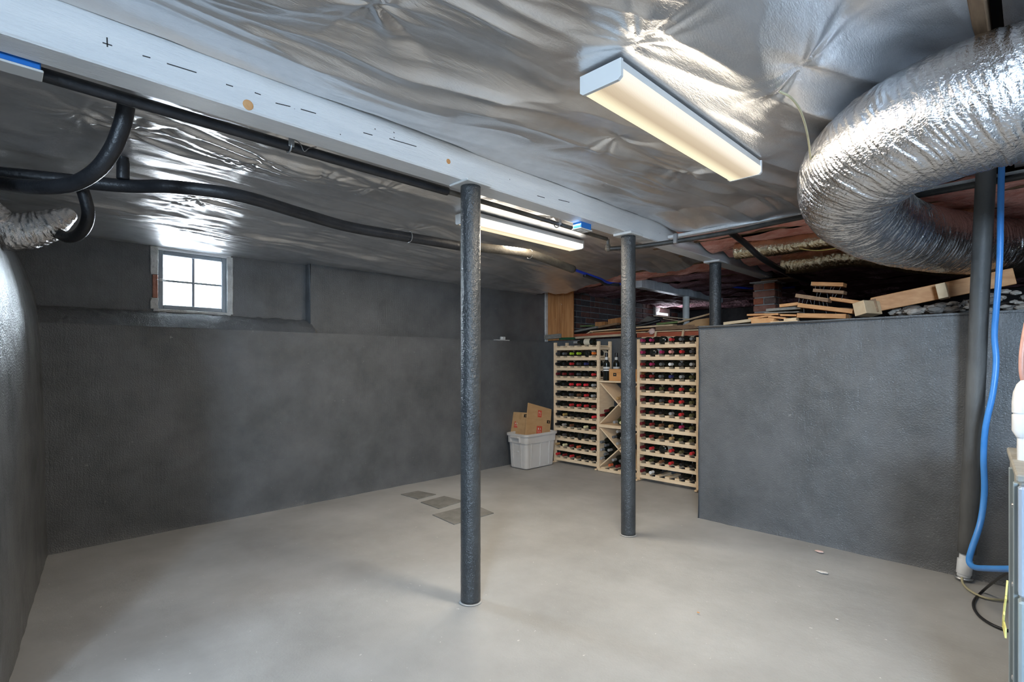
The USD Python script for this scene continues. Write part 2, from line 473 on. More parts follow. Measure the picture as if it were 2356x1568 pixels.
def face_fn(x_of, y0, y1, z0, z1, amp, seed, axis=0, sgn=1):
    def fn(u, v):
        a, z = y0 + u * (y1 - y0), z0 + v * (z1 - z0)
        p = np.stack([a, z, 0 * a + seed], -1)
        off = wob(p, amp, 2.2, seed) + wob(p, amp * .35, 13, seed + 3) + .012 * np.exp(-(z - 0.0) / .035) * (meshkit.noise(p * 5) + .2)
        q = x_of(a, z) + sgn * off
        return np.stack([q, a, z], -1) if axis == 0 else np.stack([a, q, z], -1)
    return fn


low = grid(260, 90, face_fn(lambda a, z: LX + 0 * a, 0.1, 5.1, -.02, 1.447, .010, 1))
top = grid(160, 8, lambda u, v: np.stack([LX - v * .22, .1 + u * 5.0, 1.447 + wob(np.stack([.1 + u * 5.0, 0 * u, 0 * u + 1.447], -1), .003, 4) * 1 - .0 * v], -1))
part('lower_face', low, 'black_wall_paint', wl, True)
part('ledge', top, 'black_wall_paint', wl, True)


def fillet_fn(u, v):
    y = .1 + u * 1.86
    p = np.stack([y, v * .3, 0 * y], -1)
    x = LX - v * (LX - UX - .01)
    z = 1.447 + v * .118 + .010 * np.sin(v * np.pi) * 2 + wob(p * 6, .010, 4, 5) * (v > .05)
    return np.stack([x, y, z], -1)


part('sill_fillet', cat_(grid(200, 14, fillet_fn), hull([(LX, 1.955, 1.44), (UX, 1.955, 1.44), (UX, 1.955, 1.565), (LX, 1.945, 1.44), (UX, 1.945, 1.44), (UX, 1.945, 1.565)])), 'black_wall_paint', wl, True)
WY0, WY1, WZ0, WZ1 = .815, 1.345, 1.572, 2.055     # opening
up = lambda x0: (lambda a, z: x0 + 0 * a)
part('upper_face', cat_(
    grid(60, 50, face_fn(up(UX), -.3, WY0, 1.40, 2.3, .008, 4)), grid(50, 50, face_fn(up(UX), WY1, 1.95, 1.40, 2.3, .008, 4)),
    grid(40, 20, face_fn(up(UX), WY0, WY1, WZ1, 2.3, .006, 4)), grid(40, 20, face_fn(up(UX), WY0, WY1, 1.40, WZ0, .006, 4)),
    box(-4.70, UX - .02, -.3, WY0, 1.4, 2.46), box(-4.70, UX - .02, WY1, 5.1, 1.4, 2.46), box(-4.70, UX - .02, WY0, WY1, WZ1, 2.46), box(-4.70, UX - .02, WY0, WY1, 1.3, WZ0 - .01)), 'black_wall_paint', wl, True)
part('upper_face', cat_(grid(160, 50, face_fn(up(RX), 1.95, 5.06, 1.40, 2.3, .008, 9)), hull([(RX, 1.95, 1.44), (UX, 1.94, 1.44), (RX, 1.95, 2.3), (UX, 1.94, 2.3), (UX, 1.96, 2.3), (UX, 1.96, 1.44)])), 'black_wall_paint', wl, True)
# plaster strip where the upper wall stops
part('plaster_edge', box(RX - .02, RX + .015, 5.0, 5.06, 1.455, 2.12, .006), 'plaster', wl)

# window
wn = thing('window_1', 'small four pane grey framed basement window', None, (UX, 1.08, 1.58), kind='structure')
fx0, fx1 = UX - .045, UX - .004


def strip(y0, y1, z0, z1, x0=UX - .05, x1=UX + .012, seed=0):
    m = box(x0, x1, y0, y1, z0, z1, .004)
    m = m.subdivide().subdivide().subdivide()
    v = np.array(m.vertices)
    v[:, 1] += wob(v, .006, 24, seed); v[:, 0] += wob(v, .006, 30, seed + 2)
    return trimesh.Trimesh(v, m.faces, process=False)


part('plaster_jamb', strip(WY0 - .012, .852, 1.585, 1.665, seed=1), 'plaster', wn)
part('exposed_brick', box(UX - .05, UX + .006, .817, .850, 1.665, 1.835, .004), 'pier_brick_0', wn, label='bare red brick beside the window frame')
part('plaster_jamb', strip(WY0 - .012, .852, 1.835, 2.04, seed=2), 'plaster', wn)
part('plaster_jamb', strip(1.308, WY1 + .008, 1.575, 2.03, seed=3), 'plaster', wn)
part('head_board', box(UX - .05, UX + .006, .84, 1.34, 2.018, 2.062, .004), 'white_beam_paint', wn)
part('plaster_sill', strip(.82, 1.34, 1.565, 1.588, seed=4), 'plaster', wn)
FY0, FY1, FZ0, FZ1 = .853, 1.307, 1.588, 2.018
fw = .032
part('frame_stile', box(fx0, fx1, FY0, FY0 + fw, FZ0, FZ1, .004), 'window_grey', wn)
part('frame_stile', box(fx0, fx1, FY1 - fw, FY1, FZ0, FZ1, .004), 'window_grey', wn)
part('frame_rail', box(fx0, fx1, FY0 + fw, FY1 - fw, FZ0, FZ0 + fw, .004), 'window_grey', wn)
part('frame_rail', box(fx0, fx1, FY0 + fw, FY1 - fw, FZ1 - fw, FZ1, .004), 'window_grey', wn)
ym, zm = (FY0 + FY1) / 2, (FZ0 + FZ1) / 2 - .004
part('muntin', box(fx0 + .008, fx1 - .006, ym - .009, ym + .009, FZ0 + fw, FZ1 - fw), 'window_grey', wn)
part('muntin', box(fx0 + .008, fx1 - .006, FY0 + fw, ym - .009, zm - .007, zm + .007), 'window_grey', wn)
part('muntin', box(fx0 + .008, fx1 - .006, ym + .009, FY1 - fw, zm - .007, zm + .007), 'window_grey', wn)
for a, b in ((FY0 + fw, ym - .009), (ym + .009, FY1 - fw)):
    for c, d in ((FZ0 + fw, zm - .007), (zm + .007, FZ1 - fw)):
        part('pane', box(fx0 + .016, fx0 + .019, a, b, c, d, .0005), 'pane_glass', wn)
part('latch', cat_(box(fx1, fx1 + .006, FY0 + .004, FY0 + .026, zm - .012, zm + .012), box(fx1 + .004, fx1 + .012, FY0 - .012, FY0 + .045, zm - .003, zm + .003), box(fx1, fx1 + .010, FY0 - .016, FY0 - .008, zm - .014, zm + .014)), 'galvanised', wn, label='small galvanised barrel latch')

# near-left rendered wall with a rounded, leaning shoulder
wnr = struct('wall_near', 'black painted side wall with rounded shoulder')
prof = np.array([(.262, -.02), (.243, .02), (.228, .7), (.215, 1.2), (.2, 1.45), (.165, 1.65), (.115, 1.82), (.057, 1.92), (-.02, 1.98), (-.2, 2.03), (-.5, 2.06)])
pd = spline(np.stack([prof[:, 0], prof[:, 1], 0 * prof[:, 0]], 1), 6)[:, :2]


pd = np.vstack([pd, [(-.9, 2.05), (-.9, -.02)]])


def near_fn(u, v):
    x = -4.6 + u * 2.2
    k = v * (len(pd) - 1)
    y = np.interp(k, np.arange(len(pd)), pd[:, 0]) - (x + 4.4) * .119
    z = np.interp(k, np.arange(len(pd)), pd[:, 1])
    p = np.stack([x, y, z], -1)
    return np.stack([x, y + wob(p, .010, 2.6, 8) + wob(p, .003, 16, 9), z], -1)


nv_ = 2 * (len(pd) - 1) + 1
ng = grid(160, nv_, near_fn, flip=True)
from shapely.geometry import Polygon
rim_ = np.array(ng.vertices)[-nv_:]
tv_, tf_ = trimesh.creation.triangulate_polygon(Polygon(rim_[:, 1:]), engine='earcut')
part('rendered_face', ng, 'black_wall_paint', wnr, True)
part('end_face', (np.column_stack([np.full(len(tv_), -2.4), tv_]), tf_), 'black_wall_paint', wnr)

# right retaining wall, its return, the back wall behind the racks
wr = struct('wall_right', 'black painted waist high retaining wall on the right')
WRT = 1.476
part('face', grid(300, 100, face_fn(lambda a, z: 3.87 - .012 * (a + 1.84) + 0 * z, -1.84, .02, -.02, WRT, .011, 21, axis=1, sgn=-1), flip=True), 'black_wall_paint', wr, True)
part('face', cat_(grid(120, 60, face_fn(lambda a, z: 3.875 + 0 * z, 0.02, 3.5, -.02, WRT, .011, 23, axis=1, sgn=-1), flip=True), grid(4, 60, lambda u, v: np.stack([.02 + 0 * u, 3.83 + .06 * u, -.02 + v * (WRT + .02)], -1), flip=False)), 'black_wall_paint', wr, True)
part('return_face', grid(80, 60, lambda u, v: np.stack([-1.84 + wob(np.stack([u * 1.3, v * 1.5, 0 * u], -1), .006, 5), 3.855 + u * 1.25, -.02 + v * (WRT + .02)], -1)), 'black_wall_paint', wr, True)


def cap_fn(u, v):
    x, y = -1.85 + u * 5.3, 3.84 + v * .34
    p = np.stack([x, y, 0 * x], -1)
    return np.stack([x, y, WRT - .012 * (v < .08) - .003 + wob(p, .003, 6)], -1)


part('top_face', grid(240, 12, cap_fn), 'black_wall_paint', wr, True)
wb = struct('wall_back', 'black painted wall behind the wine racks')
part('face', grid(140, 60, face_fn(lambda a, z: 5.08 + 0 * z, -4.5, -1.83, -.02, 1.47, .008, 31, axis=1, sgn=-1), flip=True), 'black_wall_paint', wb, True)
part('top_face', grid(60, 6, lambda u, v: np.stack([-4.5 + u * 2.67, 5.07 + v * .25, 1.47 + wob(np.stack([u * 3, v, 0 * u], -1), .004, 3)], -1)), 'black_wall_paint', wb, True)

# the rest of the basement, behind and beside the camera
we = struct('wall_rear', 'black painted rear wall of the basement')
part('face', cat_(box(-4.9, 1.1, -2.65, -2.45, -.05, 2.46), box(2.1, 3.6, -2.65, -2.45, -.05, 2.46), box(1.1, 2.1, -2.65, -2.45, -.05, 1.35), box(1.1, 2.1, -2.65, -2.45, 2.12, 2.46)), 'black_wall_paint', we)
part('side_face', box(-4.9, -4.6, -2.65, .05, -.05, 2.46), 'black_wall_paint', we)
wg = struct('wall_side', 'black painted side wall of the basement')
part('face', box(3.4, 3.6, -2.65, 3.9, -.05, 2.46), 'black_wall_paint', wg)
w2 = struct('window_2', 'rear basement window')
for a in ((1.1, 1.15, 1.35, 2.12), (2.05, 2.1, 1.35, 2.12), (1.15, 2.05, 1.35, 1.40), (1.15, 2.05, 2.07, 2.12), (1.58, 1.62, 1.40, 2.07)):
    part('frame_bar', box(a[0], a[1], -2.56, -2.50, a[2], a[3]), 'window_grey', w2)

# crawl space: ground, far walls, deck
cg = struct('ground', 'dusty earth floor of the crawl space')


def crawl_fn(u, v):
    x, y = -4.4 + u * 7.9, 3.98 + v * 5.6
    p = np.stack([x, y, 0 * x], -1)
    z = 1.43 + wob(p, .05, 1.5, 3) + wob(p, .03, 5, 4) + .26 * np.clip((x + 1.2) / 1.7, 0, 1) ** 1.2 * np.clip((y - 4.02) / .35, 0, 1) + .012 * (y - 4)
    z = np.where((y < 4.15), np.minimum(z, 1.462), z)
    z = np.where((x < -1.7) & (y < 5.4), np.minimum(z, 1.455), z)
    return np.stack([x, y, z], -1)


for q in ((-1.83, 3.6, 3.905, 5.25, -.06, 1.42), (-4.7, -1.7, 5.115, 5.5, -.06, 1.42), (-4.95, -4.42, -2.7, 5.5, -.06, 1.40)):
    part('earth_mass', box(*q), 'dark_earth', cg)
part('earth', grid(220, 160, crawl_fn, keep=lambda c: ~((c[:, 0] < -1.72) & (c[:, 1] < 5.2))), 'dirt', cg, True)
wc = struct('wall_crawl', 'dark earth and stone walls of the crawl space')
part('far_face', grid(100, 20, lambda u, v: np.stack([-4.6 + u * 8.4, 8.6 + wob(np.stack([u * 9, v, 0 * u], -1), .10, 1.3), 1.2 + v * 1.3], -1), flip=True), 'dark_earth', wc, True)
part('side_face', box(3.4, 3.6, 3.85, 9, 1.2, 2.5), 'dark_earth', wc)
part('side_face', box(-4.75, -4.45, 5.06, 9, 1.2, 2.5), 'dark_earth', wc)
vn = struct('window_3', 'small crawl space vent letting in daylight')
part('pane', box(-4.315, -4.305, 7.52, 7.92, 1.955, 2.045), 'vent_daylight', vn)
for q in ((7.49, 7.52, 1.925, 2.075), (7.92, 7.95, 1.925, 2.075), (7.52, 7.92, 2.000, 2.075), (7.52, 7.92, 1.925, 1.955)):
    part('frame_bar', box(-4.325, -4.285, *q), 'grey_wood', vn)
# old brick foundation seen in the crawl space
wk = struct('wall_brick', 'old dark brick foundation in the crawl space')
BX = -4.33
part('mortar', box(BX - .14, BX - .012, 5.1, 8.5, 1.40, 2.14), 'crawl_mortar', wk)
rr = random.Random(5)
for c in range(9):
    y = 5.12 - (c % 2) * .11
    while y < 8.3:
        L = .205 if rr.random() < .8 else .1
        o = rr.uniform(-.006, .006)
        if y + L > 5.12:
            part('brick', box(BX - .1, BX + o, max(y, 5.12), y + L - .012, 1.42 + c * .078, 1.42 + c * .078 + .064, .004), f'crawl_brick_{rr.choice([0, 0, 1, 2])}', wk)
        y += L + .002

# beam and shoring
bm = thing('wooden_beam', 'long white painted wooden ceiling beam carried by the steel posts', 'beam', (-2.037, 1.7, 2.09))
B0, B1 = -2.10, -1.975
bmesh = box(B0, B1, -1.4, 5.86, 2.09, 2.262, .006)
part('timber', bmesh, 'white_beam_paint', bm)
for px_, py_, r_ in ((571, 241, .018), (1032, 371, .012)):
    k = P(px_, py_, X=B1 + .001)
    part('knot', lathe([(0, 0), (r_ * .9, 0), (r_, -.0006), (r_, -.003)], 16).apply_transform(trimesh.transformations.rotation_matrix(math.pi / 2, [0, 1, 0])).apply_translation(k + [.0006, 0, 0]), 'orange_wood', bm, label='bare orange knot in the white paint')
for (xa, ya), (xb, yb) in (((236, 98), (258, 105)), ((246, 86), (247, 108)), ((328, 128), (346, 133)), ((384, 146), (452, 167)), ((520, 194), (536, 199)), ((586, 213), (600, 218)), ((634, 237), (668, 245)), ((692, 251), (727, 261)), ((1236, 450), (1253, 455)), ((1285, 459), (1310, 465)), ((836, 305), (857, 311)), ((896, 319), (958, 337))):
    a, b = P(xa, ya, X=B1), P(xb, yb, X=B1)
    part('pencil_mark', beam_between(a + [.0002, 0, 0], b + [.0002, 0, 0], .001, .0035, b=.0001), 'paper_dark', bm)


# ---------------------------------------------------------------- ceiling foil
ce = struct('ceiling', 'silver foil faced insulation stapled under the joists')
PINS = [P(x, y, z=2.17)[:2] for x, y in ((1465, 97), (1845, 188), (1420, 345), (1590, 405), (862, 38))]


def radial(x, y, pins, a, s, n):
    z = 0 * x
    for k, (cx, cy) in enumerate(pins):
        dx, dy = x - cx, y - cy
        rho, phi = np.hypot(dx, dy), np.arctan2(dy, dx)
        p = np.stack([np.cos(phi) * n + 3 * k, np.sin(phi) * n + 5 * k, rho * .8], -1)
        z = z + a * np.exp(-rho / s) * np.clip(rho / .05, 0, 1) * (2 * ridged(p, 2, 40 + k) - 1) + .014 * np.exp(-rho / .07)
    return z


def creases(p, seed, sharp=1.0):
    """Folds with sharp crests: flat facets that meet along lines."""
    a = meshkit.noise(p, seed)
    b = meshkit.noise(p * 1.9 + 7, seed + 1)
    return np.abs(a - .5) * 2 * .7 + np.abs(b - .5) * .6


def foil_right(u, v, x0, x1, seed=0):
    x, y = x0 + u * (x1 - x0), -2.45 + v * 6.09
    warp = .32 * (meshkit.fbm(np.stack([x * 1.3, y * 1.0, 0 * x], -1), 2, 5) - .5)
    aa = x - .20 * y + warp
    p = np.stack([aa * 3.4, y * .75, 0 * x + seed], -1)
    folds = .062 * (meshkit.fbm(p, 2, 11 + seed) - .5) * 2
    crs = .050 * (creases(np.stack([aa * 5.2, y * 1.0 + x * .6, 0 * x + seed], -1), 13) - .45)
    act = np.clip((meshkit.noise(np.stack([x * 1.5, y * 1.2, 0 * x + 9], -1)) - .35) * 2.6, 0, 1)
    crs2 = act * .020 * (creases(np.stack([aa * 13, y * 2.6 - x * 2, 0 * x], -1), 17) - .4)
    s_ = np.clip((x + .80) / .5, 0, 1)
    z = 2.176 + .13 * s_ * s_ * (3 - 2 * s_) + .058 * np.exp(-np.abs(x + 1.975) / .30) + folds + crs + crs2 + radial(x, y, PINS, .020, .34, 1.5)
    z = z + .03 * np.exp(-np.abs(y + .3) / 1.2)
    # pressed flat along the lamp
    dx, dy = np.maximum(np.abs(x + .99) - .085, 0), np.maximum(np.abs(y - 1.975) - .60, 0)
    w = np.exp(-np.hypot(dx, dy) / .07)
    z = z * (1 - w) + w * 2.156
    e = np.clip((y - 3.3) / .3, 0, 1)
    z = z * (1 - e) + e * (2.135 + .25 * (z - 2.16))
    if x0 < -1.9:
        k = np.exp(-(x - x0) / .05)
        x = x + k * .022 * np.clip(meshkit.fbm(np.stack([y * 2.6, 0 * y, 0 * y], -1), 3, 77) * 2 - .75, 0, 1)
        z = np.minimum(z * (1 - k) + k * (2.232 + .010 * (meshkit.noise(np.stack([y * 3, 0 * y, 0 * y], -1), 78) - .5)), 2.40)
    return np.stack([x, y, z], -1)


part('foil_sheet', grid(260, 720, lambda u, v: foil_right(u, v, -1.972, -.147), flip=True), 'ceiling_foil', ce, True)
part('foil_sheet', grid(160, 300, lambda u, v: foil_right(u, v, -.078, 3.45, 3), flip=True), 'ceiling_foil', ce, True)
LPINS = [P(x, y, z=2.12)[:2] for x, y in ((290, 330), (185, 290), (690, 345), (600, 400), (740, 425), (450, 470), (860, 450), (1165, 480), (1275, 520), (940, 540))]


def foil_left(u, v):
    x, y = -4.56 + u * 2.46, -.5 + v * 5.32
    t = (x + 4.5) / 2.4
    warp = .2 * (meshkit.fbm(np.stack([x * 1.3, y * 1.1, 0 * x], -1), 2, 25) - .5)
    aa = x + .10 * y + warp
    p = np.stack([aa * 4.5, y * .9, 0 * x], -1)
    folds = .034 * (meshkit.fbm(p, 2, 51) - .5) * 2 + .026 * (creases(np.stack([aa * 6, y * 1.3 + x, 0 * x], -1), 53) - .45)
    q = np.stack([aa * 13, y * 2.0, 0 * x], -1)
    amp = .35 + .9 * np.clip((meshkit.noise(np.stack([x * 1.6, y * 1.4, 0 * x + 4], -1)) - .35) * 2.4, 0, 1)
    fine = amp * (.017 * (creases(q, 57) - .45) + .008 * (creases(q * [2.1, 2, 1], 61) - .45))
    base = 2.045 + .155 * np.clip(t, 0, 1) ** .8 - .012 * np.sin(np.clip(t, 0, 1) * 9)
    z = base + (folds + fine) * (.35 + .65 * np.clip(t / .15, 0, 1)) + radial(x, y, LPINS, .014, .26, 2.0)
    dx, dy = np.maximum(np.abs(x + 2.565) - .085, 0), np.maximum(np.abs(y - 2.69) - .60, 0)
    w = np.exp(-np.hypot(dx, dy) / .09)
    z = z * (1 - w) + w * 2.157
    e = np.clip((y - 4.3) / .5, 0, 1) ** 2
    z = z - e * (.035 + .03 * np.cos(x * 5.0)) * np.clip((-1.9 - x) / .8, .2, 1)
    dp = np.abs(x + 2.2)
    z = np.maximum(z, 2.135 + 0 * dp) * (dp < .09) + z * (dp >= .09) if False else z
    return np.stack([x, y, z], -1)


part('foil_sheet', grid(300, 560, foil_left, flip=True), 'ceiling_foil', ce, True)
part('deck_board', box(-4.9, 3.6, -2.7, 9.0, 2.44, 2.5), 'deck', ce)
part('joist', box(-.150, -.112, -2.4, 3.62, 2.30, 2.42, .003), 'joist_wood', ce)
part('edge_batten', box(-1.96, 3.4, 3.60, 3.655, 2.128, 2.150, .003), 'white_beam_paint', ce)

# pink batts between the crawl space joists
rb = random.Random(3)
for k in range(12):
    y0 = 3.66 + k * .415
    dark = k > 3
    for (xa, xb) in ((-4.4, -2.13), (-1.94, 3.35)):
        if k < 3 and xa < -3:
            continue
        def fn(u, v, xa=xa, xb=xb, y0=y0, k=k):
            x, y = xa + u * (xb - xa), y0 + .01 + v * .395
            p = np.stack([x, y, 0 * x + k], -1)
            z = 2.18 - .006 * k - .04 * np.sin(v * np.pi) + wob(p, .035, 3, k) + .025 * (ridged(p * 6, 3, k) - .6)
            return np.stack([x, y, z], -1)
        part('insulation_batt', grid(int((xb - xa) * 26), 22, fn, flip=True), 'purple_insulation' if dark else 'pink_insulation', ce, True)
    if k:
        part('joist', box(-4.4, 3.4, y0 - .018, y0 + .018, 2.18 - .006 * k, 2.43, .003), 'joist_wood', ce)


# ---------------------------------------------------------------- steel posts
def post(y, r, label, ztop=2.078, x=-2.005, plate='plain'):
    t = thing('steel_post', label, 'post', (x, y, 0))
    z = np.linspace(0, ztop, 120)
    ang = np.arange(40) * 2 * np.pi / 40
    zz, aa = np.meshgrid(z, ang, indexing='ij')
    rr_ = r + wob(np.stack([np.cos(aa) * 2, np.sin(aa) * 2, zz * 12 + y], -1), .0012, 2.5)
    part('pipe', sweep(np.stack([0 * z + x, 0 * z + y, z], 1), rr_, 40), 'steel_paint', t, True)
    part('cap_plate', box(x - .072, x + .072, y - .08, y + .08, ztop, 2.089, .003), 'white_enamel', t)
    part('floor_grout', lathe([(r + .008, 0), (r + .005, .002), (r + .001, .004), (r - .01, .004)], 28, (x, y, .0)), 'concrete_floor', t, True)
    return t


post(1.70, .0500, 'thick dark grey steel post nearest the camera under the white beam')
post(3.135, .0500, 'dark grey steel post standing in front of the diamond wine bin', 2.072)
post(4.53, .0495, 'dark steel post farthest back, half hidden behind the right retaining wall', 2.072)


# ---------------------------------------------------------------- ceiling lamps
def lamp(x0, x1, y0, y1, z0, z1, lens, label, side=.16):
    t = thing('ceiling_lamp', label, 'lamp', ((x0 + x1) / 2, (y0 + y1) / 2, z1))
    part('housing', box(x0 + .004, x1 - .004, y0 + .01, y1 - .01, z0 + .028, z1, .003), 'white_enamel', t)
    for a, b in ((y0, y0 + .012), (y1 - .012, y1)):
        part('end_cap', poly_extrude([(x0, z1), (x0, z0 + .008), (x0 + .012, z0 - .001), (x1 - .012, z0 - .001), (x1, z0 + .008), (x1, z1)], 1, a, b), 'white_enamel', t)
    # prismatic wrap-around diffuser
    sec = np.array([(x0 + .001, z0 + .034), (x0 + .002, z0 + .012), (x0 + .014, z0 + .001), (x1 - .014, z0 + .001), (x1 - .002, z0 + .012), (x1 - .001, z0 + .034)])
    part('diffuser', poly_extrude(sec, 1, y0 + .012, y1 - .012), lens, t)
    # the tubes' light
    rect_light(t + '/tube_light', (0, 0, z0 - .004 - z1), (0, 0, -1), y1 - y0 - .1, x1 - x0 - .03, WARM, LAMP_POWER)
    for nm, sx in (('side_light', -1), ('side_light_001', 1)):
        rect_light(t + '/' + nm, (sx * ((x1 - x0) / 2 + .004), 0, z0 + .020 - z1), (sx, 0, -.1), y1 - y0 - .1, .026, WARM, LAMP_POWER * side)
    return t


WC = (1.0, .86, .62)
lens_material('lens_near', -1.07, -.91, [(0, (1.15, 1.02, .70)), (.22, (1.12, .98, .68)), (.48, (.62, .50, .35)), (.72, (.72, .60, .44)), (.93, (1.05, .93, .78)), (1, (1.1, 1.0, .88))], 1.0 * LENS)
lens_material('lens_far', -2.64, -2.49, [(0, (.95, .76, .48)), (.35, (1.0, .86, .62)), (.55, (.80, .64, .42)), (.72, (1.6, 1.5, 1.3)), (1, (2.2, 2.1, 1.9))], 1.1 * LENS)
lamp(-1.07, -.91, 1.382, 2.565, 2.082, 2.146, 'lens_near', 'warm lit strip lamp with prismatic diffuser under the foil, right of the beam')
lamp(-2.64, -2.49, 2.11, 3.27, 2.082, 2.146, 'lens_far', 'bright strip lamp left of the white beam, behind the nearest post', .10)


# ---------------------------------------------------------------- pipes and hoses
def hose(name, label, cat, pts, r, material, group=None, sides=14):
    pts = np.array(pts)
    t = thing(name, label, cat, pts[0])
    part('tube', sweep(spline(pts, 10), r, sides), material, t, True)
    return t


# long line behind the beam: rubber sleeved near the camera, bare iron further on
pa = thing('gas_pipe', 'long dark pipe hung along the back of the white beam', 'pipe', (-2.2, 0, 2.10))
part('sleeve', tube([(-2.2, -.6, 2.105), (-2.2, .4, 2.10), (-2.2, 1.0, 2.10), (-2.195, 1.7, 2.10)], .0215, 16), 'rubber', pa, True)
part('pipe', tube([(-2.195, 1.68, 2.10), (-2.21, 2.4, 2.105), (-2.24, 3.0, 2.11), (-2.245, 3.22, 2.11)], .0135, 14), 'iron_pipe', pa, True)
for q in ((665, 330), (1282, 510)):
    k = P(*q, X=-2.2)
    part('hanger', cat_(tube([(-2.2 + .026 * math.cos(a), k[1], 2.10 + .026 * math.sin(a)) for a in np.linspace(-3.3, .2, 9)], .004, 8, 4), box(-2.178, -2.172, k[1] - .012, k[1] + .012, 2.09, 2.135)), 'galvanised', pa)
part('loose_wire', tube([P(672, 318, X=-2.17), P(690, 330, X=-2.17), P(700, 348, X=-2.17), P(712, 340, X=-2.17), P(728, 338, X=-2.17)], .0022, 6), 'nail_steel', pa, True)
gl = thing('branch_pipe', 'iron gas branch pipe crossing under the beam along the foil edge', 'pipe', (-2.245, 3.24, 2.11))
e0 = np.array([-2.245, 3.235, 2.11])
part('drop', cyl(e0, e0 - [0, 0, .072], .0125), 'iron_pipe', gl, True)
e1 = e0 - [0, 0, .072]
part('elbow', cat_(trimesh.creation.icosphere(2, .022).apply_translation(e1), cyl(e1 + [0, 0, .03], e1, .019)), 'iron_pipe', gl, True)
part('run', tube([e1, (-2.0, 3.39, 2.05), (-1.5, 3.565, 2.085), (-.9, 3.575, 2.105), (.4, 3.575, 2.11), (1.8, 3.575, 2.11)], .0165, 14), 'iron_dark', gl, True)
part('bracket', box(-1.83, -1.805, 3.44, 3.47, 2.045, 2.115), 'galvanised', gl)

# thick insulated water line under the left foil, going over to blue pipe
ib = thing('insulated_pipe', 'thick black insulated water line sagging under the left foil', 'pipe', (-2.8, .9, 2.03))
bp = [P(-150, 392, z=2.02), P(0, 400, z=2.03), P(280, 427, z=2.035), P(400, 430, z=2.035), P(550, 450, z=2.03), P(690, 490, z=2.02), P(800, 521, z=2.01), P(930, 544, z=2.0), P(1060, 566, z=2.0)]
part('sleeve', tube(bp, .0315, 16), 'rubber', ib, True)
part('sleeve', tube([P(1055, 565, z=2.0), P(1140, 573, z=2.0), P(1220, 584, z=2.0), P(1275, 603, z=1.99), P(1318, 619, z=1.98)], .0315, 16), 'rubber_dusty', ib, True, label='dusty brown length of pipe sleeve')
part('pipe', tube([P(1310, 616, z=1.98), P(1340, 627, z=1.978), P(1380, 641, z=1.97), P(1400, 650, z=1.965), P(1425, 653, z=1.965), P(1440, 654, z=1.965)], .0125, 12), 'deep_blue', ib, True, label='bare blue pipe end')
part('torn_sleeve', tube([P(1345, 633, z=1.962), P(1380, 645, z=1.957), P(1392, 652, z=1.955), P(1424, 655, z=1.954)], .017, 10), 'rubber', ib, True)
for q in ((942, 545, 2.0), (1218, 584, 2.0)):
    k = P(q[0], q[1], z=q[2])
    part('strap', tube([k + np.array([.033 * math.cos(a), 0, .033 * math.sin(a)]) for a in np.linspace(0, 2 * math.pi, 13)], .003, 6, 3), 'galvanised', ib)
v0 = P(283, 425, z=2.03)
vt = thing('riser_pipe', 'short vertical insulated pipe dropping onto the thick water line', 'pipe', v0)
part('sleeve', cyl(v0 + [0, 0, .028], v0 + [0, 0, .115], .026), 'rubber', vt, True)
part('sleeve', cyl(v0 + [0, 0, .11], v0 + [0, 0, .20], .023), 'rubber', vt, True)
hose('insulated_hose', 'thick black hose looping up behind the beam at the far left', 'hose',
     [P(-170, 395, d=2.1), P(-60, 412, d=2.06), P(40, 427, d=2.03), P(110, 430, d=2.0), P(170, 422, d=1.98), P(222, 392, d=1.96), P(258, 345, d=1.95), P(280, 290, d=1.94), P(290, 245, d=1.93), P(292, 215, d=1.93)], .028, 'rubber', sides=18)
hose('insulated_hose', 'curved black hose bending down beside the small foil duct', 'hose',
     [P(186, 425, d=2.5), P(196, 455, d=2.52), P(203, 488, d=2.54), P(198, 516, d=2.56), P(182, 538, d=2.58), P(160, 546, d=2.6), P(140, 540, d=2.62), P(100, 520, d=2.66)], .027, 'rubber', sides=18)


# outlet boxes under the beam's back edge
def outlet(y0, y1, x0, x1, z, label):
    t = thing('outlet_box', label, 'electrical outlet', ((x0 + x1) / 2, (y0 + y1) / 2, z))
    part('box_body', box(x0 + .004, x1 - .004, y0 + .006, y1 - .006, z + .006, z + .05, .003), 'bright_blue', t)
    part('cover_plate', box(x0, x1, y0, y1, z, z + .007, .003), 'white_enamel', t)
    for k in (-1, 1):
        ym_ = (y0 + y1) / 2 + k * .021
        part('socket', box((x0 + x1) / 2 - .014, (x0 + x1) / 2 + .014, ym_ - .015, ym_ + .015, z - .0035, z + .001, .004), 'off_white', t)


k = P(1340, 527, z=2.055)
outlet(k[1] - .06, k[1] + .06, k[0] - .04, k[0] + .035, 2.045, 'blue outlet box with white cover under the beam near the middle post')
k = P(92, 152, z=2.075)
outlet(k[1] - .30, k[1] + .01, -2.185, -2.108, 2.070, 'blue edged white outlet cover under the beam at the far left')


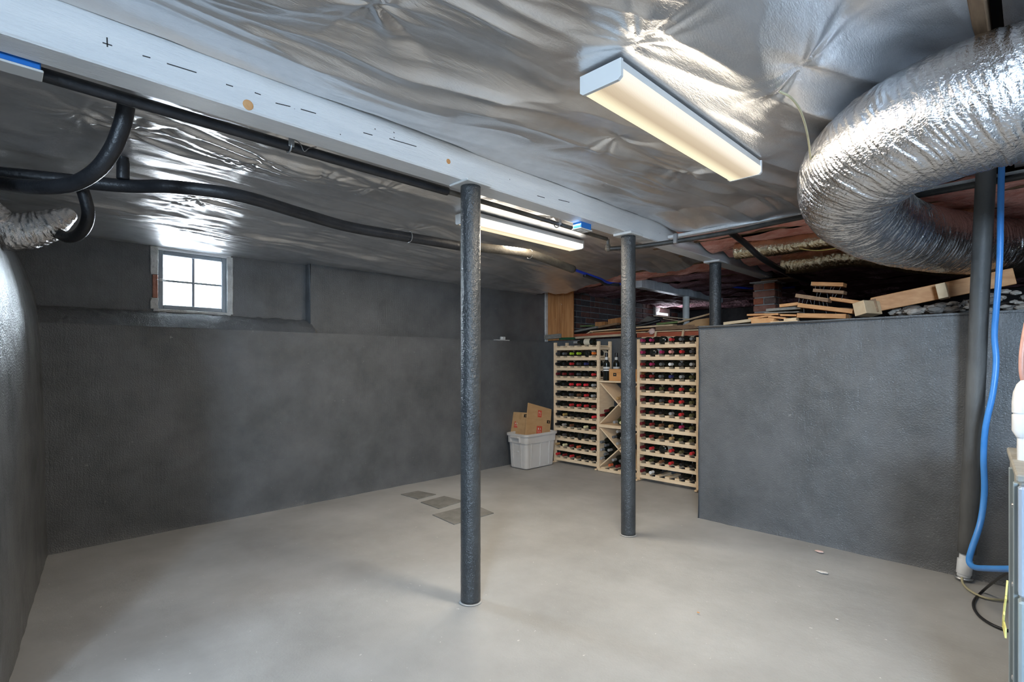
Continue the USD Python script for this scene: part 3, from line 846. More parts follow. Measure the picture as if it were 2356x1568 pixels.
# ---------------------------------------------------------------- flexible ducts
def flex(name, label, pts, radius, material, crinkle=.010, step=.006, sides=110, seed=0, ends=None, pitch=.05, taper=None):
    p, s = resample(spline(pts, 24), step)
    k = np.ones(9) / 9
    for _ in range(2):
        q = np.stack([np.convolve(np.pad(p[:, i], 4, mode='edge'), k, 'valid') for i in range(3)], 1)
        p = q
    ang = np.arange(sides) * 2 * np.pi / sides
    ss, aa = np.meshgrid(s, ang, indexing='ij')
    lean = ss + .05 * np.sin(aa + 1.0) + .04 * (meshkit.noise(np.stack([np.cos(aa) * 1.5, np.sin(aa) * 1.5, ss * 4], -1), seed) - .5)
    c = np.stack([np.cos(aa) * 1.5, np.sin(aa) * 1.5, lean / .016], -1)
    fold = ridged(c, 2, seed + 3)
    c2 = np.stack([np.cos(aa) * 3.6, np.sin(aa) * 3.6, lean / .0075], -1)
    fine = meshkit.noise(c2, seed + 9)
    lump = meshkit.fbm(np.stack([np.cos(aa), np.sin(aa), ss * 3], -1) * 1.4, 2, seed + 5) - .5
    rad = radius * (1 + .05 * lump) + crinkle * (fold - .6) + crinkle * .55 * (fine - .5) + .05 * crinkle * np.sin(ss / pitch * 2 * np.pi)
    if taper is not None:
        rad = rad * taper(s / s[-1])[:, None]
    t = thing(name, label, 'duct', p[0])
    part('jacket', sweep(p, rad, sides), material, t, True)
    return t, p


DC = [W(2.75, 1.05, 2.06), W(2.25, 1.35, 2.065), W(1.86, 1.57, 2.065), W(1.58, 1.73, 2.06), W(1.44, 2.0, 2.03), W(1.50, 2.32, 1.98), W(1.80, 2.62, 1.92), W(2.3, 2.98, 1.915), W(2.9, 3.22, 1.915), W(3.5, 3.4, 1.92)]
big, bigp = flex('flex_duct', 'large shiny silver flexible duct making a U turn at the right', DC, .212, 'duct_foil', crinkle=.011, step=.0038, sides=140, taper=lambda t: np.interp(t, [0, .4, .6, 1], [1, 1, .86, .83]))
# the taped collar and the short sleeve joint at the right-hand end
flex('flex_duct', 'small silver flexible duct end curling at the far left edge', [P(-120, 400, d=2.35), P(-60, 480, d=2.42), P(10, 530, d=2.5), P(80, 528, d=2.58), P(130, 508, d=2.64), P(170, 488, d=2.7)], .082, 'duct_foil', crinkle=.011, step=.004, sides=90, seed=4,
     taper=lambda t: np.interp(t, [0, .4, .75, 1], [1.1, 1.15, .95, .35]))
S1 = [P(1690, 578, Y=4.25), P(1740, 572, Y=4.25), P(1800, 566, Y=4.25), P(1880, 552, Y=4.25), P(1960, 543, Y=4.25), P(2060, 528, Y=4.25), P(2250, 500, Y=4.25)]
flex('flex_duct', 'thin bronze foil duct hung highest under the pink insulation', S1, .062, 'bronze_foil', crinkle=.010, sides=60, seed=7)
S2 = [P(1800, 606, Y=4.62), P(1850, 604, Y=4.62), P(1920, 592, Y=4.62), P(1985, 588, Y=4.62), P(2040, 592, Y=4.62), P(2120, 603, Y=4.62), P(2220, 606, Y=4.62), P(2320, 592, Y=4.62), P(2450, 580, Y=4.62)]
flex('flex_duct', 'dark bronze foil duct sagging above the lumber pile', S2, .080, 'bronze_foil', crinkle=.012, sides=70, seed=12)
for (pts, lab) in (([P(1678, 532, Y=3.72), P(1715, 560, Y=3.95), P(1748, 590, Y=4.10), P(1790, 616, Y=4.40), P(1830, 636, Y=5.1), P(1900, 660, Y=6.3)], 'black strap line running past the end of the beam'), ([P(1975, 485, Y=3.72), P(2005, 512, Y=3.95), P(2022, 530, Y=4.1), P(2026, 560, Y=4.30), P(2040, 585, Y=4.48)], 'black strap line dropping behind the large duct')):
    hose('hanging_strap', lab, 'strap', pts, .022, 'black_plastic', sides=8)
hose('yellow_cable', 'thin yellow cable slung under the bronze duct', 'cable', [P(1840, 572, Y=4.2), P(1880, 576, Y=4.2), P(1930, 570, Y=4.2), P(1985, 560, Y=4.2)], .004, 'yellow_tape', sides=6)
hose('tan_cable', 'thin tan cable hanging from a slit in the foil beside the large duct', 'cable', [P(1793, 210, z=2.165), P(1820, 225, z=2.145), P(1843, 258, z=2.12), P(1858, 310, z=2.08), P(1866, 372, z=2.03), P(1872, 420, z=1.99)], .004, 'tan_hose', sides=8)
hose('blue_crawl_pipe', 'blue water pipe crossing the dark crawl space behind the brick pier', 'pipe', [P(1425, 655, Y=6.5), P(1600, 655, Y=6.5), P(1662, 657, Y=6.4), P(1700, 661, Y=6.4), P(1740, 663, Y=6.4), P(1800, 662, Y=6.4), P(1830, 660, Y=6.4)], .013, 'deep_blue', sides=8)

# ---------------------------------------------------------------- right-hand drain and supply lines
dr = thing('drain_pipe', 'tall black sleeved drain pipe leaning on the right wall', 'pipe', P(2217, 1322, d=2.87))
d0, d1 = P(2224, 1270, d=2.86), P(2270, 365, d=2.62)
part('sleeve', tube([d0, d0 * .66 + d1 * .34 + [0.003, 0, 0], d0 * .33 + d1 * .67, d1, d1 + (d1 - d0) * .22], .040, 20), 'drain_sleeve', dr, True)
f0, f1 = P(2217, 1326, d=2.865), P(2223, 1262, d=2.86)
fa = (f1 - f0)
part('pvc_stub', cyl(f0, f1, .027), 'pvc', dr, True, label='white plastic pipe stub')
part('coupling', cyl(f0 + fa * .12, f0 + fa * .62, .034), 'pvc', dr, True, label='white plastic coupling')
part('collar', cyl(f0 + fa * .0, f0 + fa * .2, .030), 'pvc', dr, True)
part('hose_clamp', tube([np.array([f0[0] + .036 * math.cos(a), f0[1] + .036 * math.sin(a), f0[2] - .004]) for a in np.linspace(0, 2 * math.pi, 13)], .006, 6, 3), 'galvanised', dr)
hose('supply_tube', 'bright blue water tube hanging beside the drain pipe', 'tube', [P(2318, 120, d=2.6), P(2310, 260, d=2.58), P(2304, 400, d=2.56), P(2302, 500, d=2.56), P(2300, 600, d=2.56), P(2293, 700, d=2.58), P(2288, 770, d=2.6), P(2292, 830, d=2.6), P(2285, 900, d=2.6), P(2268, 980, d=2.62), P(2263, 1050, d=2.64), P(2265, 1130, d=2.64), P(2256, 1200, d=2.62), P(2236, 1262, d=2.58), P(2230, 1290, d=2.55), P(2242, 1304, d=2.5), P(2275, 1307, d=2.35), P(2322, 1308, d=2.15), P(2370, 1308, d=1.98)], .0133, 'blue_pex', sides=14)
fz = lambda x, y, z=.008: P(x, y, z=z)
hose('condensate_hose', 'thin translucent tan hose lying on the floor from the drain to the furnace', 'hose', [P(2213, 1328, z=.03), fz(2216, 1342), fz(2232, 1358), fz(2262, 1373), fz(2295, 1379), fz(2325, 1379), fz(2355, 1375)], .006, 'tan_hose', sides=8)
hose('black_cable', 'thin black cable looping over the floor beside the furnace', 'cable', [P(2350, 1295, d=2.2), P(2318, 1317, d=2.35), P(2290, 1335, d=2.5), fz(2262, 1358, .012), fz(2243, 1378, .006), fz(2240, 1395, .006), fz(2252, 1415, .006), fz(2275, 1432, .006), fz(2303, 1445, .006), fz(2330, 1452, .006)], .0062, 'black_plastic', sides=10)

# furnace cabinet at the right edge, turned a little (local frame: front left corner, x along the front, y to the back)
FO, FR, FT = np.array([-.034, 1.943, 0]), math.radians(3.4), .895
fu = thing('furnace', 'grey blue furnace cabinet cut off by the right edge', 'furnace', FO, FR)
fw_, fd_ = .58, .63


def fpart(name, mesh, m, smooth=False, label=None):
    part(name, mesh, m, fu, smooth, label, local=True)


fpart('side_panel', box(.004, fw_, .045, fd_, .0, FT - .02, .004), 'dusty_metal')
fpart('top_panel', box(-.004, fw_, .02, fd_ + .004, FT - .02, FT, .004), 'dusty_metal', label='dusty top panel')
for z0, z1 in ((.03, .30), (.31, .56), (.57, FT - .03)):
    fpart('access_door', box(0, fw_, 0, .046, z0, z1, .006), 'furnace_front' if z0 > .5 else 'furnace_paint')
for y_ in (.06, .33):
    fpart('corner_flange', box(-.008, .008, y_, y_ + .03, .02, FT - .03, .002), 'furnace_paint')
for z in (.12, .32, .58, .80):
    fpart('screw', lathe([(0, .004), (.006, .003), (.007, 0)], 10).apply_transform(trimesh.transformations.rotation_matrix(-math.pi / 2, [0, 1, 0])).apply_translation((-.008, .075, z)), 'galvanised')
fpart('top_bracket', box(.02, .16, fd_ - .12, fd_ - .02, FT, FT + .012), 'dusty_metal')
fpart('top_bracket', box(.05, .10, fd_ - .25, fd_ - .2, FT, FT + .03), 'dusty_metal')
fpart('knob', lathe([(0, .022), (.020, .020), (.026, 0)], 18).apply_transform(trimesh.transformations.rotation_matrix(math.pi / 2, [1, 0, 0])).apply_translation((.042, .001, .815)), 'black_plastic', True, label='black round knob')
fpart('sticker', box(.020, .09, -.003, .001, .742, .788, .0005), 'paper_white', label='white printed sticker')
for j in range(4):
    fpart('sticker_print', box(.026, .084, -.0036, -.0028, .750 + j * .009, .754 + j * .009, .0002), 'print_black')
A0 = -.050
yt = [P(2318, 1335, X=A0 - .004), P(2315, 1370, X=A0 - .006), P(2311, 1400, X=A0 - .010), P(2308, 1430, X=A0 - .014), P(2314, 1456, X=A0 - .006)]
tp = thing('yellow_tag', 'crumpled yellow tape tag hanging on the furnace side', 'tag', yt[0])
part('strip', cat_(*[beam_between(yt[i], yt[i + 1], w_, .004, up=(1, 0, 0), b=.0008) for i, w_ in enumerate((.014, .020, .034, .026))]), 'yellow_tape', tp)

# white plastic trap and refrigerant line above the furnace
vx, vy = P(2358, 1000, d=1.62)[:2]
pv = thing('pvc_trap', 'white plastic pipe trap standing on the furnace top', 'pipe', (vx, vy, FT))
part('stub', cyl((vx, vy, FT - .002), (vx, vy, .99), .018), 'pvc', pv, True)
part('cup', lathe([(.020, .965), (.030, .985), (.030, 1.035), (.0265, 1.037), (.0265, 1.04), (.030, 1.042), (.030, 1.075), (.027, 1.105), (.019, 1.13), (.010, 1.142), (0, 1.144)], 24, (vx, vy, 0)), 'pvc', pv, True)
part('side_arm', cyl((vx, vy, 1.06), (vx + .25, vy + .02, 1.06), .02), 'pvc', pv, True)
hose('refrigerant_line', 'pinkish copper line curving down at the right edge', 'tube', [P(2372, 700, d=1.75), P(2356, 780, d=1.75), P(2351, 830, d=1.75), P(2354, 870, d=1.75), P(2372, 920, d=1.75)], .0085, 'copper_line', sides=10)

# small white sensor on the ledge
ks = P(1155, 777, X=LX - .05)
ws = thing('white_bracket', 'small white plastic bracket lying on the black ledge', 'bracket', (ks[0], ks[1], 1.447))
part('base', box(ks[0] - .03, ks[0] + .03, ks[1] - .11, ks[1] + .10, 1.447, 1.458, .003), 'white_enamel', ws)
part('knob', box(ks[0] - .018, ks[0] + .018, ks[1] - .02, ks[1] + .045, 1.458, 1.495, .006), 'white_enamel', ws)


# ---------------------------------------------------------------- wine racks
PITCH, ROW, RZ0 = .1045, .119, .062
RW, RD, RH = .665, .25, 1.43


def wine_rack(x0, y0, label):
    t = thing('wine_rack', label, 'wine rack', (x0, y0, 0))
    pw = .034
    for x in (x0, x0 + RW - pw):
        for y in (y0, y0 + RD - .03):
            part('post', box(x, x + pw, y, y + .03, 0, RH if y == y0 else RH + .004), 'pine', t)
    for x in (x0 + .004, x0 + RW - pw + .004):
        part('foot', box(x, x + .026, y0 - .045, y0 + RD, 0, .016), 'pine', t)
    for k in range(12):
        z = RZ0 + k * ROW - .034
        sh = part('front_rail', box(x0 + pw, x0 + RW - pw, y0 + .002, y0 + .020, z, z + .034), 'pine_flat', t)
        for i in range(7):
            xc = x0 + RW / 2 + (i - 3) * PITCH
            w = .046 if 0 < i < 6 else .030
            xc += (.014 if i == 0 else -.014 if i == 6 else 0)
            a, b = max(xc - w / 2, x0 + .0345), min(xc + w / 2, x0 + RW - .0345)
            part('slat', box(a, b, y0 + .004, y0 + RD - .004, z + .034, z + .052), 'pine_flat', sh)
        part('back_rail', box(x0 + pw, x0 + RW - pw, y0 + RD - .020, y0 + RD - .002, z, z + .034), 'pine_flat', t)
        for x in (x0 + .006, x0 + RW - pw + .006):
            part('side_rail', box(x, x + .022, y0 + .030, y0 + RD - .030, z, z + .03), 'pine_flat', t)
    return t


R1X, R1Y, R2X, R2Y = -4.095, 4.775, -2.868, 4.640
wine_rack(R1X, R1Y, 'tall pine wine rack in the corner beside the grey tote')
wine_rack(R2X, R2Y, 'tall pine wine rack against the end of the right retaining wall')

# ---------------------------------------------------------------- bottles
# local frame: lies along y, base at y = 0, neck tip at y = -0.30, axis at z = 0 ; the origin is the middle of the base
BODY = [(0, -.004), (.012, -.006), (.030, -.001), (.0375, -.006 + .010), (.038, .012), (.038, .185), (.036, .200), (.028, .217), (.0185, .232), (.0150, .246), (.0142, .262)]
BORD = [(0, -.004), (.012, -.006), (.030, -.001), (.0375, .004), (.038, .012), (.038, .170), (.037, .182), (.033, .196), (.025, .212), (.018, .228), (.0150, .242), (.0142, .258)]
SHAPES = {'a': BODY, 'b': BORD}


def lay(m):
    v = np.array(m.vertices)
    return trimesh.Trimesh(np.stack([v[:, 0], -v[:, 2], v[:, 1]], 1), m.faces, process=False)


PROTO = {}


def bottle(cap, loc, label, group, rz=0, shape='b', glass='bottle_glass', paper='paper_cream', tilt=None):
    key = (cap, shape, glass, paper)
    if key not in PROTO:
        t = thing('wine_bottle', label, 'bottle', loc, rz, group)
        part('body', lay(lathe(SHAPES[shape], 20)), glass, t, 35, local=True)
        part('capsule', lay(lathe([(.0148, .232), (.0152, .238), (.0150, .285), (.0158, .288), (.0158, .297), (.0150, .2995), (0, .300)], 16)), 'capsule_' + cap.replace(' ', '_'), t, 35, local=True)
        part('paper_label', lay(lathe([(.0380, .052), (.0386, .0525), (.0386, .135), (.0380, .1355)], 20)), paper, t, 35, local=True)
        PROTO[key] = t
        return t
    return copy(PROTO[key], 'wine_bottle', label, loc, rz, group, 'bottle')


ORD = ['first', 'second', 'third', 'fourth', 'fifth', 'sixth', 'seventh', 'eighth', 'ninth', 'tenth', 'eleventh', 'twelfth']
rack1 = ['- - - - - -', 'dark_grey grey lime_green lime_green r:olive orange', 'black black red dark_grey navy black', 'maroon dark_red maroon dark_grey black red', 'black black bright_red bright_red bright_red silver',
         'black black dark_grey brown red silver', 'black black red red red dark_red', 'black gold black black black bright_red', 'black silver brown black pale_yellow dark_red', 'black dark_grey black r:white black grey',
         'tan pale_yellow dark_red orange_red black dark_red', 'red dark_red red brown black black']
rack2 = ['magenta magenta r:black red grey grey', 'magenta r:maroon magenta pink red dark_grey', 'dark_red magenta grey white dark_grey silver', 'dark_red dark_red grey navy silver olive', 'maroon maroon olive dark_red red gold',
         'maroon maroon dark_grey red red olive', 'maroon maroon black silver red olive', 'maroon dark_red brown tan magenta olive', 'maroon dark_red brown tan olive olive', 'maroon red r:white red olive red',
         'maroon olive brown red black black', 'maroon white - - black black']
jr = random.Random(21)
for rk, (rows, x0, y0, rname) in enumerate(((rack1, R1X, R1Y, 'corner rack'), (rack2, R2X, R2Y, 'right rack'))):
    for row, line in enumerate(rows):
        z = RZ0 + (11 - row) * ROW + .018 + .0262
        for i, c in enumerate(line.split()):
            if c == '-':
                continue
            rev = c.startswith('r:')
            c = c[2:] if rev else c
            cap = c.replace('_', ' ')
            x = x0 + RW / 2 + (i - 2.5) * PITCH
            where = f'{ORD[i]} from left, {ORD[row]} row down, {rname}'
            if row == 0:
                where = f'{ORD[i]} place from left, open top of the {rname}'
            label = f'wine bottle with {cap} capsule, {where}'
            sh = jr.choice('abb')
            pap = jr.choice(['paper_cream', 'paper_white', 'paper_cream', 'paper_dark'])
            if rev:
                label = f'wine bottle turned base forward, {where}'
                bottle(cap, (x, y0 + .005, z), label, f'bottles in the {rname}', math.pi, sh, paper=pap)
            else:
                bottle(cap, (x, y0 + .268 + jr.uniform(-.008, .006), z), label, f'bottles in the {rname}', 0, sh, paper=pap)

bottle('silver', (R1X + .585, R1Y + .035, RZ0 + 11 * ROW + .018 + .0385), 'wine bottle with silver capsule lying sideways on top of the corner rack', 'bottles in the corner rack', -math.pi / 2, 'b')

# ---------------------------------------------------------------- diamond bin
XX0, XX1, XY, XD, XH, XM = -3.418, -2.882, 4.735, .29, .995, .50
xb = thing('diamond_bin', 'pine wine bin with two crossed diamond compartments between the racks', 'wine rack', ((XX0 + XX1) / 2, XY, 0))
T = .019
part('side_panel', box(XX0, XX0 + T, XY, XY + XD, 0, XH - T), 'pine', xb)
part('side_panel', box(XX1 - T, XX1, XY, XY + XD, 0, XH - T), 'pine', xb)
part('top_panel', box(XX0, XX1, XY - .003, XY + XD, XH - T, XH), 'pine_flat', xb)
part('middle_shelf', box(XX0 + T, XX1 - T, XY - .002, XY + XD, XM - .018, XM + .016), 'pine_flat', xb)
part('bottom_rail', box(XX0 + T, XX1 - T, XY + .001, XY + .02, .0, .032), 'pine_flat', xb)
for i in range(5):
    xa = XX0 + T + .02 + i * .108
    part('bottom_slat', box(xa, xa + .05, XY + .004, XY + XD, .032, .046), 'pine_flat', xb)
for zb, zt in ((.050, XM - .020), (XM + .018, XH - T - .002)):
    xa, xc = XX0 + T + .002, XX1 - T - .002
    n = np.array([zt - zb, 0, xc - xa]); n = n / np.linalg.norm(n) * .0065
    for (p, q) in (((xa, zb), (xc, zt)),):
        part('divider', beam_between((p[0] + .006, XY + XD / 2, p[1] + .006), (q[0] - .006, XY + XD / 2, q[1] - .006), XD - .004, .013, up=(0, 0, 1)), 'pine_flat', xb)
    c = ((xa + xc) / 2, (zb + zt) / 2)
    g = .0075
    part('divider', beam_between((xa + .006, XY + XD / 2, zt - .006), (c[0] - g * .8, XY + XD / 2, c[1] + g * .8), XD - .004, .013), 'pine_flat', xb)
    part('divider', beam_between((c[0] + g * .8, XY + XD / 2, c[1] - g * .8), (xc - .006, XY + XD / 2, zb + .006), XD - .004, .013), 'pine_flat', xb)

U, Lw = 'upper diamond bin', 'lower diamond bin'
yb = XY + .275


def bin_bottle(cap, px_, py_, where, glass='bottle_glass', paper='paper_cream'):
    q = P(px_, py_, Y=XY - .02)
    bottle(cap, (q[0], yb, q[2]), f'wine bottle with {cap} capsule, {where}', 'bottles in the diamond bin', 0, 'b', glass, paper)


# stacked from the compartments' corners so that every bottle rests on wood or on other bottles
def nest(x, z, cap, where, glass='bottle_glass', paper='paper_cream', dy=0.0):
    bottle(cap, (x, yb + dy, z), f'wine bottle with {cap} capsule, {where}', 'bottles in the diamond bin', 0, 'b', glass, paper)


xl, xr, xm = XX0 + T, XX1 - T, (XX0 + XX1) / 2
zU0, zU1 = XM + .016, XH - T
zL0, zL1 = .046, XM - .018
D = .077
# left triangles: bottles lie against the side panel and on the rising divider
sl = (zU1 - zU0) / (xr - xl)
hy = math.hypot(1, sl)


def left_row(z0, k):                # centre of the k-th bottle up the divider, first one touching the side panel
    x = xl + .0392 + k * D / hy
    return x, z0 + sl * (x - xl) + (.0392 + .0075) * hy


for k, cap in enumerate(('dark red', 'maroon')):
    x, z = left_row(zU0, k)
    nest(x, z, cap, f'{ORD[k]} up the slope in {U}')
for k, cap in enumerate(('silver', 'grey', 'silver')):
    x, z = left_row(zL0, k)
    nest(x, z, cap, f'{ORD[k]} up the slope in {Lw}', dy=-.01 * k)
x0_, z0_ = left_row(zL0, 0)
x1_, z1_ = left_row(zL0, 1)
nest(x0_, z0_ + D * 1.24, 'silver', f'above the sloped row, left side of {Lw}')
nest(x1_, z1_ + D * 1.24, 'grey', f'second layer, left side of {Lw}')
nest(x0_, z0_ + D * 2.30, 'grey', f'topmost, left side of {Lw}')
# right and top: V of each upper quadrant
nest(xm, (zU0 + zU1) / 2 + .0392 * hy / 1 + .012, 'tan', f'alone in top quadrant of {U}', 'bottle_amber')
cz = (zL0 + zL1) / 2 + .0392 * hy + .012
nest(xm, cz, 'silver', f'lowest in top quadrant of {Lw}')
nest(xm - .052, cz + .064, 'grey', f'left in top quadrant of {Lw}')
nest(xm + .052, cz + .064, 'silver', f'right in top quadrant of {Lw}')
nest(xm, cz + .128, 'silver', f'highest in top quadrant of {Lw}')
for k, (cap, gl_) in enumerate((('silver', 'bottle_green'), ('pale yellow', 'bottle_green'))):
    nest(xm - .04 + k * .08, zU0 + .039, cap, f'{ORD[k]} of two on shelf, {U}', gl_)
for k, cap in enumerate(('orange red', 'dark red', 'orange red')):
    nest(xm - .10 + k * .09, zL0 + .039, cap, f'{ORD[k]} of three on slats, {Lw}')
for k, cap in enumerate(('silver', 'grey')):
    nest(xm - .055 + k * .09, zL0 + .039 + .063, cap, f'{ORD[k]} of upper pair on slats, {Lw}', paper='paper_white')

# wooden wine crate and two standing bottles on the bin
cr = thing('wooden_crate', 'orange wooden wine crate on top of the diamond bin', 'crate', (-3.06, XY + .12, XH))
cx0, cx1, cy0, cy1, cz0, cz1 = -3.295, -2.905, XY + .035, XY + .20, XH, XH + .118
part('crate_body', box(cx0, cx1, cy0, cy1, cz0, cz1, .002), 'crate_wood', cr)
part('lid', box(cx0 - .002, cx1 + .002, cy0 - .002, cy1 + .002, cz1, cz1 + .010, .002), 'crate_wood', cr)
part('stamp', box(cx0 + .055, cx0 + .095, cy0 - .0008, cy0 + .001, cz0 + .050, cz0 + .085, .0002), 'print_black', cr, label='dark stamped emblem')
part('stamp_mark', box(cx0 + .066, cx0 + .084, cy0 - .0014, cy0 - .0006, cz0 + .063, cz0 + .072, .0001), 'crate_wood', cr)
PORT = [(0, .002), (.030, 0), (.036, .004), (.037, .012), (.037, .185), (.034, .200), (.022, .215), (.0155, .226), (.0165, .25), (.0150, .275), (.0142, .285)]
for k, (x, y, lab) in enumerate(((-3.352, XY + .07, 'tall dark bottle with white printed label standing on the bin beside the crate'), (-3.335, XY + .235, 'dark bottle standing behind the wooden crate on the bin'))):
    t = thing('standing_bottle', lab, 'bottle', (x, y, XH))
    part('body', lathe(PORT, 22, (x, y, XH)), 'bottle_glass', t, 35)
    part('capsule', lathe([(.0160, .262), (.0162, .30), (.0150, .306), (0, .306)], 16, (x, y, XH)), 'capsule_black', t, 35)
    part('neck_label', lathe([(.0170, .228), (.0176, .2285), (.0176, .258), (.0165, .2585)], 16, (x, y, XH)), 'paper_white', t, 35)
    part('paper_label', cat_(*[lathe([(.0372, a), (.0376, a + .0005), (.0376, b), (.0372, b + .0005)], 22, (x, y, XH)) for a, b in ((.105, .120), (.128, .150))]), 'paper_white', t, 35)


# ---------------------------------------------------------------- tote and cartons
tx, ty = -4.125, 4.43
tt = thing('storage_tote', 'light grey plastic storage tote standing beside the corner rack', 'storage bin', (tx, ty, 0), 0)


def rrect(hx, hy, r, n=6):
    out = []
    for cx_, cy_, a0 in ((hx - r, hy - r, 0), (-hx + r, hy - r, 90), (-hx + r, -hy + r, 180), (hx - r, -hy + r, 270)):
        for a in np.linspace(a0, a0 + 90, n):
            out.append((cx_ + r * math.cos(math.radians(a)), cy_ + r * math.sin(math.radians(a))))
    return np.array(out)


def loft(secs, cap0=True):
    n = len(secs[0][0])
    v = np.vstack([np.column_stack([s, np.full(n, z)]) for s, z in secs])
    f = []
    for i in range(len(secs) - 1):
        for j in range(n):
            a, b = i * n + j, i * n + (j + 1) % n
            f += [[a, b, b + n], [a, b + n, a + n]]
    if cap0:
        v = np.vstack([v, [*secs[0][0].mean(0), secs[0][1]]])
        f += [[len(v) - 1, (j + 1) % n, j] for j in range(n)]
    return trimesh.Trimesh(v, np.array(f), process=False)


hx, hy_ = .150, .255
part('tub', loft([(rrect(hx - .022, hy_ - .022, .04), .004), (rrect(hx - .016, hy_ - .016, .045), .015), (rrect(hx - .004, hy_ - .004, .045), .285), (rrect(hx + .006, hy_ + .006, .045), .287), (rrect(hx + .008, hy_ + .008, .045), .372), (rrect(hx + .003, hy_ + .003, .045), .372), (rrect(hx - .010, hy_ - .010, .045), .28), (rrect(hx - .026, hy_ - .026, .04), .012), (rrect(.02, .1, .01), .011)]).apply_translation((tx, ty, 0)), 'tote_plastic', tt, 30)
part('rim', loft([(rrect(hx + .004, hy_ + .004, .045), .366), (rrect(hx + .018, hy_ + .018, .05), .364), (rrect(hx + .021, hy_ + .021, .05), .372), (rrect(hx + .020, hy_ + .020, .05), .390), (rrect(hx + .012, hy_ + .012, .05), .394), (rrect(hx + .001, hy_ + .001, .045), .388), (rrect(hx + .001, hy_ + .001, .045), .366)], False).apply_translation((tx, ty, 0)), 'tote_plastic', tt, 40)
for yy in (-.17, -.02, .13):
    part('rib', hull([(tx + hx - .018 + a, ty + yy + b, .02) for a in (0, .008) for b in (0, .014)] + [(tx + hx - .006 + a, ty + yy + b, .284) for a in (0, .010) for b in (0, .014)]), 'tote_plastic', tt)
for xx in (-.075, .05):
    part('rib', hull([(tx + xx + b, ty - hy_ + .018 - a, .02) for a in (0, .008) for b in (0, .014)] + [(tx + xx + b, ty - hy_ + .006 - a, .284) for a in (0, .010) for b in (0, .014)]), 'tote_plastic', tt)
part('handle', cat_(box(tx - .065, tx + .065, ty - hy_ - .045, ty - hy_ - .008, .345, .366, .006), box(tx - .075, tx - .060, ty - hy_ - .036, ty - hy_ - .004, .295, .366, .004), box(tx + .060, tx + .075, ty - hy_ - .036, ty - hy_ - .004, .295, .366, .004)), 'tote_plastic', tt)


def panel(px_pts, X, dx, base_z=.30):
    """A flat carton face: picture corners give its size and lean, standing on the plane X (tilting by dx per metre of height)."""
    out = []
    for x, y in px_pts:
        q = P(x, y, X=X)
        q[0] = X
        out.append(q)
    return out


def carton(name_label, corners, thick, prints):
    """corners: bottom-left, bottom-right, top-right, top-left (world), thickness away from the viewer."""
    c = [np.array(q, float) for q in corners]
    n = np.cross(c[1] - c[0], c[3] - c[0]); n /= np.linalg.norm(n)
    if n.dot(np.array([0, 0, EYE]) - c[0]) < 0:
        n = -n
    t = thing('cardboard_carton', name_label, 'carton', sum(c[:2]) / 2)
    part('carton', hull(c + [q - n * thick for q in c]), 'cardboard', t)
    uv = lambda a, b: (c[0] * (1 - a) + c[1] * a) * (1 - b) + (c[3] * (1 - a) + c[2] * a) * b
    for nm, m, a0, a1, b0, b1, lift in prints:
        part(nm, hull([uv(a, b) + n * l for a in (a0, a1) for b in (b0, b1) for l in (0.0003 * lift, .0006 * lift)]), m, t)
    return t


def glyphs(a0, a1, b0, b1):
    w, h = a1 - a0, b1 - b0
    out = [('print_panel', 'print_red', a0, a1, b0, b1, 1)]
    for k, (fa, fb, wa, wb) in enumerate(((.22, .56, .18, .22), (.58, .56, .2, .07), (.66, .56, .07, .22), (.22, .24, .18, .06), (.22, .36, .06, .12), (.58, .24, .2, .06), (.62, .36, .06, .12))):
        out.append(('print_mark', 'print_white', a0 + w * fa, a0 + w * (fa + wa), b0 + h * fb, b0 + h * (fb + wb), 2.2))
    return out


c1 = [(-4.215, 4.235, .33), (-4.01, 4.27, .33), (-4.02, 4.27 + .0, .585), (-4.225, 4.235, .60)]
pl = lambda px_, py_, X: P(px_, py_, X=X)
# carton with its face to the left-hand wall side
ca = [P(1172, 1003, Y=4.30), P(1208, 1003, Y=4.30), P(1216, 949, Y=4.36), P(1181, 947, Y=4.36)]
carton('smaller cardboard carton leaning at the left inside the grey tote', ca, .16, glyphs(.20, .46, .36, .62) + [('packing_tape', 'packing_tape', .44, .60, .70, .985, 1), ('stamp', 'print_black', .74, .98, .80, .93, 1), ('stamp_gap', 'cardboard', .84, .88, .83, .90, 2), ('fine_print', 'packing_tape', .56, .78, .40, .52, 1)])
def on_plane(px_, py_, pt, n):
    ray = P(px_, py_, d=1.0) - np.array([0, 0, EYE])
    return np.array([0, 0, EYE]) + ray * ((np.array(pt) - [0, 0, EYE]).dot(n) / ray.dot(n))


cn = np.array([1, .10, .22])
cb = [on_plane(x_, y_, (-4.03, 4.45, .35), cn) for x_, y_ in ((1209, 1008), (1265, 1004), (1269, 941), (1216, 926))]
carton('taller flattened cardboard carton leaning at the right inside the grey tote', cb, .012, glyphs(.42, .64, .10, .36) + glyphs(.42, .58, .64, .86) + [('stamp', 'print_black', .83, .97, .47, .58, 1), ('stamp_gap', 'cardboard', .89, .92, .49, .55, 2), ('fold_line', 'packing_tape', .02, .98, .56, .567, 1), ('underline', 'print_black', .36, .60, .066, .074, 1)])


